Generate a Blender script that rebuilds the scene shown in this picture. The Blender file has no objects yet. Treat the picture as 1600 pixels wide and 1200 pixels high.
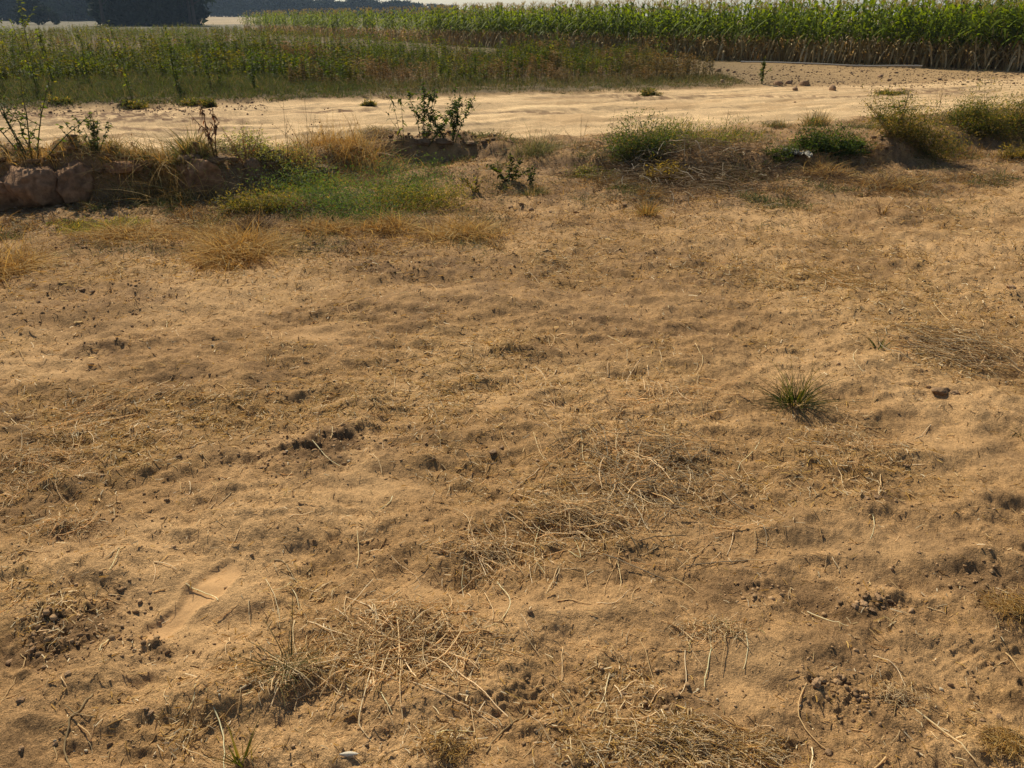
import bpy, bmesh, math
import numpy as np
from mathutils import Vector, Matrix

# ------------------------------------------------------------------ camera, sky, sun, exposure
scene = bpy.context.scene
COL = scene.collection
CAMH, FPX = 1.45, 1202.0
PITCH = math.atan(572.0 / FPX)
cam_d = bpy.data.cameras.new('camera'); cam = bpy.data.objects.new('camera', cam_d); COL.objects.link(cam)
cam_d.sensor_width = 36.0; cam_d.lens = FPX / 1600.0 * 36.0
cam_d.clip_start = 0.02; cam_d.clip_end = 6000
cam.location = (0, 0, CAMH); cam.rotation_euler = (math.pi / 2 - PITCH, 0, 0)
scene.camera = cam

SUN_EL, SUN_AZ = math.radians(43), math.radians(-26)      # azimuth from +Y (ahead), negative = to the left
world = bpy.data.worlds.new('World'); scene.world = world; world.use_nodes = True
nt = world.node_tree; nt.nodes.clear()
sky = nt.nodes.new('ShaderNodeTexSky'); sky.sky_type = 'NISHITA'; sky.sun_disc = False
sky.sun_elevation = SUN_EL; sky.sun_rotation = SUN_AZ
sky.air_density = 1.0; sky.dust_density = 0.7; sky.ozone_density = 1.6
bg = nt.nodes.new('ShaderNodeBackground'); bg.inputs['Strength'].default_value = 0.068
wo = nt.nodes.new('ShaderNodeOutputWorld')
nt.links.new(sky.outputs[0], bg.inputs[0]); nt.links.new(bg.outputs[0], wo.inputs[0])
sun_d = bpy.data.lights.new('sun', 'SUN'); sun_d.energy = 4.9; sun_d.angle = math.radians(0.6); sun_d.color = (1.0, 0.90, 0.72)
sun = bpy.data.objects.new('sun', sun_d); COL.objects.link(sun)
sdir = Vector((math.sin(SUN_AZ) * math.cos(SUN_EL), math.cos(SUN_AZ) * math.cos(SUN_EL), math.sin(SUN_EL)))
sun.rotation_euler = sdir.to_track_quat('Z', 'Y').to_euler(); sun.location = (0, 0, 30)
scene.view_settings.view_transform = 'Standard'; scene.view_settings.look = 'None'
scene.view_settings.gamma = 1.0; scene.view_settings.use_curve_mapping = False
scene.view_settings.exposure = 0.26
scene.render.engine = 'CYCLES'
scene.cycles.max_bounces = 6; scene.cycles.volume_bounces = 0; scene.cycles.transparent_max_bounces = 4

RNG = np.random.default_rng(20240817)
U = lambda a, b, n=None: RNG.uniform(a, b, n)

# ------------------------------------------------------------------ numeric helpers
def perlin(x, y, seed=0):
    x = np.asarray(x, float); y = np.asarray(y, float)
    xi = np.floor(x); yi = np.floor(y); xf = x - xi; yf = y - yi
    xi = xi.astype(np.int64); yi = yi.astype(np.int64)
    def g(ix, iy, dx, dy):
        h = (ix * 374761393 + iy * 668265263 + seed * 974634777) & 0xffffffff
        h = ((h ^ (h >> 13)) * 1274126177) & 0xffffffff
        h = (h ^ (h >> 16)) & 0xffff
        a = h * (2 * math.pi / 65536.0)
        return np.cos(a) * dx + np.sin(a) * dy
    u = xf * xf * xf * (xf * (xf * 6 - 15) + 10); v = yf * yf * yf * (yf * (yf * 6 - 15) + 10)
    a = g(xi, yi, xf, yf); b = g(xi + 1, yi, xf - 1, yf)
    c = g(xi, yi + 1, xf, yf - 1); d = g(xi + 1, yi + 1, xf - 1, yf - 1)
    return ((a + u * (b - a)) + v * ((c + u * (d - c)) - (a + u * (b - a)))) * 1.5

def fbm(x, y, o=3, seed=0, gain=.5):
    s = 0; a = 1.0; f = 1.0
    for k in range(o):
        s = s + a * perlin(np.asarray(x) * f + 13.7 * k, np.asarray(y) * f - 7.1 * k, seed + k); a *= gain; f *= 2.03
    return s

def sst(a, b, x):
    t = np.clip((np.asarray(x, float) - a) / (b - a), 0, 1); return t * t * (3 - 2 * t)

CP, SP = math.cos(PITCH), math.sin(PITCH)
def G(x, y, z=0.0):
    """where the sight line of a spot of the photograph (1600 x 1200) meets the height z"""
    dx = (x - 800) / FPX; dy = -(y - 600) / FPX
    d = (dx, CP + dy * SP, -SP + dy * CP)
    t = (CAMH - z) / -d[2]
    return d[0] * t, d[1] * t

def blobs(X, Y, lst, k=1.0):
    out = np.zeros(np.shape(X))
    for b in lst:
        x, y, rx, ry, w = b[:5]; rot = b[5] if len(b) > 5 else 0
        cx, cy = G(x, y); hx = abs(G(x + rx, y)[0] - cx); hy = abs(G(x, y - ry)[1] - G(x, y + ry)[1]) / 2
        dx, dy = X - cx, Y - cy
        if rot:
            c, s = math.cos(rot), math.sin(rot); dx, dy = dx * c + dy * s, -dx * s + dy * c
        m = (np.abs(dx) < 2.6 * hx) & (np.abs(dy) < 2.6 * hy)
        q = (dx[m] / hx) ** 2 + (dy[m] / hy) ** 2
        out[m] += w * np.exp(-q ** k)
    return out

def polydist(X, Y, pts):
    """signed distance to a polyline (positive = far side, seen from the camera), its parameter, and weight values"""
    best = np.full(np.shape(X), 1e9); sg = np.zeros(np.shape(X)); par = np.zeros(np.shape(X))
    for i in range(len(pts) - 1):
        (ax, ay), (bx, by) = pts[i][:2], pts[i + 1][:2]
        ex, ey = bx - ax, by - ay; L2 = ex * ex + ey * ey
        t = np.clip(((X - ax) * ex + (Y - ay) * ey) / L2, 0, 1)
        d = np.hypot(X - ax - t * ex, Y - ay - t * ey)
        s = np.sign(ex * (Y - ay) - ey * (X - ax))
        m = d < best
        best[m] = d[m]; sg[m] = s[m]; par[m] = i + t[m]
    return best * np.where(sg == 0, 1, sg), par

# ------------------------------------------------------------------ the lie of the land
road_near = [(-14, 5.2)] + [G(*p) for p in ((0, 262), (300, 252), (620, 236), (900, 214), (1200, 196), (1600, 168))] + [(40, 27)]
road_far = [(-60, 9.5)] + [G(*p) for p in ((0, 172), (300, 163), (450, 158), (640, 153), (800, 148), (950, 143), (1200, 136), (1600, 124))] + [(60, 36)]
maize_edge = [(60, 44.0), (30, 31.5), (15.2, 25.0), (8.4, 31.5), (0, 43), (-13, 67), (-31, 97)]
berm = [(-60, 330, .34), (0, 322, .36), (120, 318, .36), (250, 314, .31), (340, 312, .36), (400, 302, .30), (480, 285, .22),
        (560, 268, .24), (640, 258, .27), (740, 254, .22), (800, 262, .14), (900, 272, .13), (990, 276, .18), (1080, 284, .22),
        (1180, 274, .17), (1260, 268, .20), (1350, 266, .18), (1430, 254, .24), (1520, 232, .24), (1640, 228, .28)]
bpts = [(-9, 5.0)] + [G(p[0], p[1]) for p in berm] + [(20, 14)]
bamp = np.array([.3] + [p[2] for p in berm] + [.25])
steps = [([(20, 775), (160, 742), (300, 728), (400, 705), (500, 690), (610, 662)], .034, .20),
         ([(80, 555), (180, 545), (300, 535)], .03, .12), ([(430, 498), (560, 488), (700, 480)], .02, .12),
         ([(1290, 948), (1360, 940), (1430, 925)], .025, .10), ([(1180, 945), (1100, 925), (1010, 935)], .012, .10),
         ([(560, 440), (640, 428), (720, 430)], .03, .15), ([(0, 990), (90, 965), (240, 1010)], .018, .09),
         ([(1200, 800), (1290, 822), (1400, 790)], .02, .12), ([(1390, 865), (1480, 880), (1560, 850)], .022, .10),
         ([(1500, 690), (1600, 700)], .02, .12), ([(1450, 770), (1530, 790), (1600, 770)], .02, .1),
         ([(620, 870), (720, 850), (800, 868)], .012, .08), ([(200, 1060), (330, 1085), (440, 1120)], .012, .08)]
steps = [([G(*p) for p in sorted(s[0])], s[1], s[2]) for s in steps]
CLODY = [(120, 960, 110, 50, .9), (60, 1010, 90, 60, 1), (240, 1010, 60, 20, 1), (530, 690, 110, 30, 1, ), (440, 720, 90, 30, .8), (150, 548, 60, 12, 1),
         (1360, 945, 70, 22, 1.2), (1320, 1080, 60, 45, 1.2), (1560, 930, 60, 60, .9), (1040, 1085, 60, 40, .8), (140, 815, 70, 30, .8),
         (220, 470, 60, 12, .7), (480, 490, 60, 8, .9), (640, 425, 70, 8, .9), (860, 550, 70, 12, .7), (1330, 775, 70, 18, .9), (830, 320, 60, 14, 1.3),
         (480, 385, 90, 14, 1.1), (160, 385, 60, 12, 1.1), (1180, 930, 60, 25, .8), (700, 245, 90, 18, .8), (880, 500, 80, 8, .6),
         (1340, 890, 120, 40, .35), (990, 312, 40, 10, 1.0), (590, 1130, 60, 20, .6), (1600, 1080, 60, 60, 1), (1500, 1000, 60, 20, .3)]
SMOOTH = [(300, 935, 100, 75, 1), (1160, 1045, 110, 75, 1), (490, 520, 45, 14, 1), (600, 760, 90, 25, .8), (770, 625, 50, 14, .8), (660, 905, 50, 25, 1),
          (1350, 860, 200, 60, .7), (1500, 700, 120, 60, .6), (900, 950, 140, 40, .6), (90, 590, 60, 12, .7), (1080, 830, 60, 25, .7),
          (1480, 1030, 90, 40, .8), (700, 460, 120, 20, .5), (980, 480, 160, 20, .4)]
HOLES = [(523, 843, 11, 7, -.030), (1275, 1066, 14, 5, -.02), (225, 473, 15, 4, -.03), (6, 600, 10, 6, -.03), (655, 908, 46, 26, -.014),
         (1460, 862, 60, 14, -.016), (1470, 735, 60, 10, -.014), (1440, 915, 70, 16, -.012), (215, 1065, 35, 14, -.012), (270, 1025, 40, 14, -.010), (880, 1060, 50, 20, -.012),
         (690, 730, 30, 8, -.012), (1060, 1000, 120, 40, .012), (850, 950, 150, 50, .010), (1230, 830, 60, 24, .018), (1560, 640, 120, 30, .02),
         (60, 490, 200, 12, .02), (350, 560, 200, 20, .015), (1180, 880, 60, 14, .010), (980, 835, 40, 18, .015), (620, 760, 120, 22, -.012), (700, 470, 140, 16, .02),
         (1050, 560, 160, 18, .012), (1300, 520, 120, 14, -.012), (880, 640, 60, 14, -.012), (740, 280, 110, 18, .10), (1500, 800, 80, 14, .012), (1560, 880, 70, 14, .014)]
WAVES = [(450, 782, 60, 22, 1, .5), (665, 790, 60, 16, 1, .3), (810, 1100, 70, 40, 1, .4), (1490, 1025, 60, 22, 1, 0), (900, 1080, 60, 30, .7, .2),
         (120, 785, 40, 14, 1, .4), (330, 1090, 60, 30, .6, -.4), (1560, 1015, 50, 40, .7, 0)]
FPA, FPB = G(238, 985), G(352, 892)          # heel... toe axis of the shoe print

def footprint(X, Y):
    ax, ay = FPA; bx, by = FPB; L = math.hypot(bx - ax, by - ay)
    ux, uy = (bx - ax) / L, (by - ay) / L
    s = ((X - ax) * ux + (Y - ay) * uy) / L; d = -(X - ax) * uy + (Y - ay) * ux
    t = np.clip(s, -.12, 1.12)
    half = .036 - .010 * np.exp(-((t - .40) / .16) ** 2) + .016 * sst(.4, .7, t) - .006 * sst(.85, 1.05, t)
    end = np.maximum(np.maximum(-s - .0, s - 1.0), 0) * L
    q = np.hypot(d, end) - np.where(end > 0, half, half) 
    q = q + .004 * fbm(X * 45, Y * 45, 2, 13)
    inner = 1 - sst(-.013, .007, q)
    rim = np.exp(-((q - .012) / .010) ** 2)
    return inner, rim

def fields(X, Y):
    """height and the masks used for colour and scatter"""
    R = np.hypot(X, Y); near = 1 - sst(14, 26, R)
    dn, pn = polydist(X, Y, road_near); df, pf = polydist(X, Y, road_far)
    wob = .25 * fbm(X * .9, Y * .9, 3, 40) + .10 * perlin(X * 4, Y * 4, 41)
    road = sst(-.12, .35, dn + wob) * (1 - sst(-.3, .3, df + wob * 1.2))
    db, pb = polydist(X, Y, bpts)
    A = np.interp(pb, np.arange(len(bamp)), bamp) * (1 + .35 * fbm(X * 2.2, Y * 2.2, 3, 50))
    wallness = np.interp(pb, np.arange(len(bamp)), [1, 1, 1, 1, 1, 1, .9, .6, .5, .7, .6, .2, .1, .3, .4, .2, .2, .2, .3, .3, .4, .4])
    front = sst(-.28, .30, db + .06 * perlin(X * 6, Y * 6, 51)) * (1 - wallness) + sst(-.04, .13, db + .05 * perlin(X * 6, Y * 6, 51)) * wallness
    back = 1 - sst(.35, 1.5, db)
    bm = front * back
    h = A * bm
    band = sst(-1.5, -.9, db) * (1 - sst(-.35, .25, dn + wob)) * sst(4.8, 6, R)
    clod = np.clip(blobs(X, Y, CLODY) + .55 * band + .6 * sst(.1, .6, fbm(X * 1.1 + 5, Y * 1.1, 3, 60)) * sst(3, 5, R) + bm * .9, 0, 1.4) * near * (1 - road)
    smooth = np.clip(blobs(X, Y, SMOOTH), 0, 1)
    # gentle swells, elongated side to side
    h += near * (.030 * fbm(X * 1.3, Y * 2.1, 2, 1) + .019 * fbm(X * 3.6 + Y, Y * 6 - X * .7, 2, 3) * (1 - road * .5))
    wx = X + .10 * fbm(X * 2, Y * 2, 2, 15); wy = Y + .10 * fbm(X * 2 + 9, Y * 2, 2, 16)
    rg = 1 - np.abs(perlin(wx * 3.1 - wy * 1.4, wy * 5.2 + wx * 1.2, 17)) * 2.2
    h += near * (1 - road) * (.011 * np.clip(rg, -.2, 1) * sst(-.5, .3, fbm(X * 1.1, Y * 1.1, 2, 18)) + .005 * perlin(wx * 7, wy * 9, 21))
    hl = h.copy(); fine = near * (1 - .75 * smooth) * (1 - .6 * road)
    h += fine * (.0105 * fbm(X * 11, Y * 14, 2, 5))
    n = fbm(X * 30, Y * 30, 3, 8, .6)
    h += fine * (.0046 * n + .008 * clod * np.abs(n) + .0022 * fbm(X * 75, Y * 75, 2, 12))
    cell = np.abs(perlin(X * 17, Y * 17, 19)) + .5 * np.abs(perlin(X * 41, Y * 41, 20))
    h += near * clod * (.013 * cell - .004)
    h += near * blobs(X, Y, HOLES, 1.3)
    for pts, a, w in steps:
        m = (np.abs(X - np.mean([p[0] for p in pts])) < 2.2) & (np.abs(Y - np.mean([p[1] for p in pts])) < 2.2)
        if not m.any(): continue
        x, y = X[m], Y[m]
        d, p = polydist(x, y, pts); d = d + .045 * fbm(x * 9, y * 9, 3, 70)
        fade = np.clip(np.minimum(p, len(pts) - 1 - p) * 2.5, 0, 1)
        h[m] += (.85 * a) * fade * sst(-.075, .03, d) * np.exp(-np.maximum(d, 0) / w)
    for b in WAVES:
        m0 = blobs(X, Y, [b[:5]], 2)
        c, s = math.cos(b[5]), math.sin(b[5])
        xx, yy = X * c + Y * s, -X * s + Y * c
        h += m0 * .0028 * np.sin(yy * 2 * math.pi / .022 + 1.6 * np.sin(xx * 2 * math.pi / .05))
    fi, fr = footprint(X, Y)
    h = h * (1 - fi) + fi * (hl * .97 - .010 + .0006 * perlin(X * 60, Y * 60, 9) + .0025 * perlin(X * 9, Y * 9, 10)) + fr * .004 * (1 + .6 * perlin(X * 25, Y * 25, 14))
    # road: wheel ruts along its run
    rd = near * road
    h += rd * (.026 * perlin(X * .25, (dn + .05 * X) * 1.6, 30) - .10 * np.clip(perlin(X * .22 + 5, dn * 1.5, 44) - .22, 0, .3) * (1 + .5 * perlin(X * 3, dn * 5, 45)) + .016 * perlin(X * .7, dn * 5.0, 31) + .012 * perlin(X * 2.2, dn * 11, 32) + .014 * np.maximum(perlin(X * 1.5, dn * 8, 38) - .25, 0) * (1 + perlin(X * 14, Y * 14, 39))) - .02 * rd
    # small bank beyond the road, and rough ground there
    far = sst(-.2, .5, df + wob)
    h += far * near * (.05 + .035 * fbm(X * 2, Y * 2, 3, 35) + .03 * np.abs(perlin(X * 9, Y * 9, 36)))
    h += (1 - near) * .06 * fbm(X * .3, Y * .3, 2, 37)
    h += sst(170, 480, R) * (1.25 + .9 * sst(-40, -160, X) ) - .05 * sst(500, 1200, R) * 10
    return h, dict(road=road, clod=clod, smooth=smooth, berm=bm, far=far, near=near, dn=dn, df=df, R=R, foot=fi, band=band)

def H(x, y):
    x = np.atleast_1d(np.asarray(x, float)); y = np.atleast_1d(np.asarray(y, float))
    return fields(x, y)[0]
def H1(x, y): return float(H(x, y)[0])

# ------------------------------------------------------------------ materials
def new_mat(name):
    m = bpy.data.materials.new(name); m.use_nodes = True; t = m.node_tree; t.nodes.clear()
    return m, t, lambda k: t.nodes.new(k), t.links.new
def attr_mat(name, rough=.8, transl=0.0, nscale=60, namp=.25, bump=0.0, bscale=200, spec=.2, tint=None):
    m, t, N, Lk = new_mat(name)
    at = N('ShaderNodeAttribute'); at.attribute_name = 'col'
    tc = N('ShaderNodeTexCoord'); no = N('ShaderNodeTexNoise'); no.inputs['Scale'].default_value = nscale; no.inputs['Detail'].default_value = 4
    Lk(tc.outputs['Object'], no.inputs['Vector'])
    mr = N('ShaderNodeMapRange'); mr.inputs['From Min'].default_value = .25; mr.inputs['From Max'].default_value = .75
    mr.inputs['To Min'].default_value = 1 - namp; mr.inputs['To Max'].default_value = 1 + namp
    Lk(no.outputs['Fac'], mr.inputs['Value'])
    mul = N('ShaderNodeVectorMath'); mul.operation = 'SCALE'
    Lk(at.outputs['Color'], mul.inputs[0]); Lk(mr.outputs[0], mul.inputs['Scale'])
    p = N('ShaderNodeBsdfPrincipled'); p.inputs['Roughness'].default_value = rough; p.inputs['Specular IOR Level'].default_value = spec
    Lk(mul.outputs[0], p.inputs['Base Color'])
    if bump:
        n2 = N('ShaderNodeTexNoise'); n2.inputs['Scale'].default_value = bscale; n2.inputs['Detail'].default_value = 5; n2.inputs['Roughness'].default_value = .65
        Lk(tc.outputs['Object'], n2.inputs['Vector'])
        b = N('ShaderNodeBump'); b.inputs['Strength'].default_value = 1; b.inputs['Distance'].default_value = bump
        Lk(n2.outputs['Fac'], b.inputs['Height']); Lk(b.outputs[0], p.inputs['Normal'])
    out = N('ShaderNodeOutputMaterial')
    if transl:
        tr = N('ShaderNodeBsdfTranslucent'); mx = N('ShaderNodeMixShader'); mx.inputs[0].default_value = transl
        tm = N('ShaderNodeVectorMath'); tm.operation = 'MULTIPLY'; tm.inputs[1].default_value = tint or (1.35, 1.25, .6)
        Lk(mul.outputs[0], tm.inputs[0]); Lk(tm.outputs[0], tr.inputs['Color'])
        Lk(p.outputs[0], mx.inputs[1]); Lk(tr.outputs[0], mx.inputs[2]); Lk(mx.outputs[0], out.inputs[0])
    else: Lk(p.outputs[0], out.inputs[0])
    return m

def ground_mat():
    m, t, N, Lk = new_mat('sandy_soil')
    at = N('ShaderNodeAttribute'); at.attribute_name = 'col'
    tc = N('ShaderNodeTexCoord')
    def noise(s, d=4, r=.6):
        n = N('ShaderNodeTexNoise'); n.inputs['Scale'].default_value = s; n.inputs['Detail'].default_value = d; n.inputs['Roughness'].default_value = r
        Lk(tc.outputs['Object'], n.inputs['Vector']); return n.outputs['Fac']
    def mrange(src, a, b, c, d):
        k = N('ShaderNodeMapRange'); k.inputs['From Min'].default_value = a; k.inputs['From Max'].default_value = b
        k.inputs['To Min'].default_value = c; k.inputs['To Max'].default_value = d; Lk(src, k.inputs['Value']); return k.outputs[0]
    def math2(op, a, b):
        k = N('ShaderNodeMath'); k.operation = op
        for i, s in enumerate((a, b)):
            if isinstance(s, (int, float)): k.inputs[i].default_value = s
            else: Lk(s, k.inputs[i])
        return k.outputs[0]
    f = math2('MULTIPLY', mrange(noise(330, 3), .32, .68, .62, 1.30), mrange(noise(38, 6, .72), .3, .7, .70, 1.24))
    # sparse dark organic specks and pale grains
    v = N('ShaderNodeTexVoronoi'); v.inputs['Scale'].default_value = 95; Lk(tc.outputs['Object'], v.inputs['Vector'])
    spk = mrange(v.outputs['Distance'], .10, .22, .55, 1.0)
    f = math2('MULTIPLY', f, spk)
    vg = N('ShaderNodeTexVoronoi'); vg.inputs['Scale'].default_value = 310; Lk(tc.outputs['Object'], vg.inputs['Vector'])
    sp = N('ShaderNodeSeparateColor'); Lk(vg.outputs['Color'], sp.inputs[0])
    f = math2('MULTIPLY', f, mrange(sp.outputs[0], 0, 1, .76, 1.24))
    f = math2('ADD', math2('MULTIPLY', f, at.outputs['Alpha']), math2('SUBTRACT', 1.0, at.outputs['Alpha']))
    mul = N('ShaderNodeVectorMath'); mul.operation = 'SCALE'; Lk(at.outputs['Color'], mul.inputs[0]); Lk(f, mul.inputs['Scale'])
    p = N('ShaderNodeBsdfPrincipled'); p.inputs['Roughness'].default_value = .95; p.inputs['Specular IOR Level'].default_value = .12
    Lk(mul.outputs[0], p.inputs['Base Color'])
    hsum = math2('ADD', math2('MULTIPLY', noise(260, 4, .7), .0040), math2('MULTIPLY', noise(75, 4, .65), .0085))
    hsum = math2('MULTIPLY', math2('ADD', hsum, math2('MULTIPLY', sp.outputs[1], .0011)), at.outputs['Alpha'])
    b = N('ShaderNodeBump'); b.inputs['Strength'].default_value = 1; b.inputs['Distance'].default_value = 1.0
    Lk(hsum, b.inputs['Height']); Lk(b.outputs[0], p.inputs['Normal'])
    out = N('ShaderNodeOutputMaterial'); Lk(p.outputs[0], out.inputs[0])
    return m

M = dict(ground=ground_mat(),
         straw=attr_mat('dry_straw', .8, .38, 90, .2, spec=.08, tint=(1.15, 1.0, .7)),
         leaf=attr_mat('green_leaf', .6, .5, 30, .3, spec=.05, tint=(1.8, 1.6, .28)),
         dryleaf=attr_mat('dead_leaf', .85, .3, 40, .25, spec=.08, tint=(1.3, 1.0, .6)),
         clod=attr_mat('earth_clod', .95, 0, 26, .35, .010, 70, .1),
         bark=attr_mat('bark', .9, 0, 8, .3, .02, 20, .1),
         crown=attr_mat('tree_foliage', .8, .25, 1.0, .3, spec=.05),
         pipe=attr_mat('plastic_pipe', .4, 0, 5, .1, spec=.5),
         stone=attr_mat('stone', .8, 0, 40, .25, .002, 120, .2))

# ------------------------------------------------------------------ mesh building
def mesh_from(name, V, F, C, mat, smooth=True):
    """V (n,3); F list of (m,k) int arrays; C (n,3)"""
    me = bpy.data.meshes.new(name)
    V = np.asarray(V, np.float32); me.vertices.add(len(V)); me.vertices.foreach_set('co', V.ravel())
    idx = np.concatenate([f.ravel() for f in F]).astype(np.int32)
    tot = np.concatenate([np.full(len(f), f.shape[1], np.int32) for f in F])
    st = np.concatenate([[0], np.cumsum(tot)[:-1]]).astype(np.int32)
    me.loops.add(len(idx)); me.loops.foreach_set('vertex_index', idx)
    me.polygons.add(len(tot)); me.polygons.foreach_set('loop_start', st); me.polygons.foreach_set('loop_total', tot)
    me.polygons.foreach_set('use_smooth', np.full(len(tot), smooth, bool))
    a = me.attributes.new('col', 'FLOAT_COLOR', 'POINT')
    cc = np.ones((len(V), 4), np.float32); cc[:, :np.shape(C)[-1]] = C; a.data.foreach_set('color', cc.ravel())
    me.update(calc_edges=True); me.materials.append(mat)
    return me

class MB:
    def __init__(s): s.V = []; s.F = []; s.C = []; s.n = 0
    def add(s, V, F, C):
        C = np.asarray(C, float)
        if C.ndim == 1: C = np.tile(C, (len(V), 1))
        s.V.append(np.asarray(V, float)); s.C.append(C)
        for f in (F if isinstance(F, list) else [F]): s.F.append(np.asarray(f) + s.n)
        s.n += len(V); return s
    def mesh(s, name, mat, smooth=True):
        return mesh_from(name, np.concatenate(s.V), s.F, np.concatenate(s.C), mat, smooth)
    def data(s):
        f4 = [f for f in s.F if f.shape[1] == 4]; f3 = [f for f in s.F if f.shape[1] == 3]
        F = ([np.concatenate(f4)] if f4 else []) + ([np.concatenate(f3)] if f3 else [])
        return np.concatenate(s.V), F, np.concatenate(s.C)
    def build(s, name, mat, parent=None, smooth=True, **tags):
        return link(name, s.mesh(name, mat, smooth), parent, **tags)

def link(name, data, parent=None, loc=None, rz=0, **tags):
    o = bpy.data.objects.new(name, data); COL.objects.link(o)
    if parent is not None: o.parent = parent
    if loc is not None: o.location = loc
    if rz: o.rotation_euler = (0, 0, rz)
    for k, v in tags.items():
        if v: o[k] = v
    return o

def stamp(mb, tpl, loc, rz, sc, tilt=None, cmul=None):
    """many copies of one template into a builder"""
    V, F, C = tpl; n = len(loc); k = len(V)
    c, s = np.cos(rz)[:, None], np.sin(rz)[:, None]
    sc = np.asarray(sc, float); sc = sc if sc.ndim == 2 else np.repeat(sc[:, None], 3, 1)
    x, y, z = V[:, 0][None] * sc[:, :1], V[:, 1][None] * sc[:, 1:2], V[:, 2][None] * sc[:, 2:3]
    P = np.stack([x * c - y * s, x * s + y * c, z + 0 * x], -1)
    if tilt is not None: P[..., 0] += P[..., 2] * tilt[:, :1]; P[..., 1] += P[..., 2] * tilt[:, 1:2]
    P = P + np.asarray(loc)[:, None, :]
    cc = np.tile(C[None], (n, 1, 1)); cc = cc * (cmul[:, None, :] if cmul is not None else 1)
    off = (np.arange(n) * k)[:, None, None]
    mb.add(P.reshape(-1, 3), [(f[None] + off).reshape(-1, f.shape[1]) for f in F], cc.reshape(-1, 3))

def nrm(v): return v / np.maximum(np.linalg.norm(v, axis=-1, keepdims=True), 1e-9)

def ribbons(P0, D, L, W, bend, C, nseg=3, prof='leaf', up=None, tipc=None):
    """flat curved strips: blades, leaves, chaff"""
    P0 = np.atleast_2d(P0).astype(float); n = len(P0); D = nrm(np.broadcast_to(D, (n, 3)).astype(float))
    L = np.broadcast_to(L, (n,)); W = np.broadcast_to(W, (n,)); bend = np.broadcast_to(bend, (n, 3))
    C = np.broadcast_to(C, (n, 3))
    if up is None: up = nrm(RNG.normal(size=(n, 3)) * .6 + np.array([0, 0, 1.0]))
    S = nrm(np.cross(D, np.broadcast_to(up, (n, 3))) + 1e-6)
    t = np.linspace(0, 1, nseg + 1)
    w = {'leaf': np.sin(np.pi * np.clip(.08 + .92 * t, 0, 1)) ** .8 + .04, 'blade': 1 - .93 * t ** 1.6, 'straw': np.ones_like(t),
         'maize': np.clip(np.sin(np.pi * np.clip(.18 + .82 * t, 0, 1)) ** .6, .04, 1)}[prof]
    cen = P0[:, None] + D[:, None] * (L[:, None] * t)[..., None] + bend[:, None] * (L[:, None] * t ** 2)[..., None]
    sd = S[:, None] * (W[:, None] * w / 2)[..., None]
    V = np.stack([cen - sd, cen + sd], 2).reshape(n, -1, 3)
    k = 2 * (nseg + 1); i = np.arange(nseg) * 2
    f = np.stack([i, i + 1, i + 3, i + 2], -1)
    F = (f[None] + (np.arange(n) * k)[:, None, None]).reshape(-1, 4)
    if tipc is None: CC = np.repeat(C, k, 0)
    else:
        tt = np.repeat(t, 2)[None, :, None]; CC = (C[:, None] * (1 - tt) + np.broadcast_to(tipc, (n, 3))[:, None] * tt).reshape(-1, 3)
    return V.reshape(-1, 3), F, CC

def diamonds(P0, D, L, W, bend, C, up=None):
    """cheap pointed leaves: one bent quad each"""
    P0 = np.atleast_2d(P0).astype(float); n = len(P0); D = nrm(np.broadcast_to(D, (n, 3)).astype(float))
    L = np.broadcast_to(L, (n,))[:, None]; W = np.broadcast_to(W, (n,))[:, None]; bend = np.broadcast_to(bend, (n, 3)); C = np.broadcast_to(C, (n, 3))
    if up is None: up = nrm(RNG.normal(size=(n, 3)) * .6 + np.array([0, 0, 1.0]))
    S = nrm(np.cross(D, np.broadcast_to(up, (n, 3))) + 1e-6) * W / 2
    mid = P0 + D * L * .45 + bend * L * .18
    V = np.stack([P0, mid - S, P0 + D * L + bend * L, mid + S], 1).reshape(-1, 3)
    return V, np.arange(n * 4).reshape(n, 4), np.repeat(C, 4, 0)

def tubes(P, r0, r1, C, sides=4):
    """P (n, m, 3) centre lines -> tapered tubes"""
    P = np.asarray(P, float); P = P if P.ndim == 3 else P[None]; n, m, _ = P.shape
    r0 = np.broadcast_to(r0, (n,)); r1 = np.broadcast_to(r1, (n,)); C = np.broadcast_to(C, (n, 3))
    T = nrm(np.gradient(P, axis=1)); ref = np.array([.31, .17, .93]); A = nrm(np.cross(T, ref) + 1e-7); B = np.cross(T, A)
    t = np.linspace(0, 1, m); r = r0[:, None] * (1 - t) + r1[:, None] * t
    a = np.arange(sides) * 2 * np.pi / sides
    V = P[:, :, None] + (A[:, :, None] * np.cos(a)[None, None, :, None] + B[:, :, None] * np.sin(a)[None, None, :, None]) * r[:, :, None, None]
    V = V.reshape(n, -1, 3); i = np.arange(m - 1)[:, None] * sides; j = np.arange(sides)[None]; j2 = (j + 1) % sides
    f = np.stack([i + j, i + j2, i + sides + j2, i + sides + j], -1).reshape(-1, 4)
    F = (f[None] + (np.arange(n) * m * sides)[:, None, None]).reshape(-1, 4)
    return V.reshape(-1, 3), F, np.repeat(C, m * sides, 0)

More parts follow.
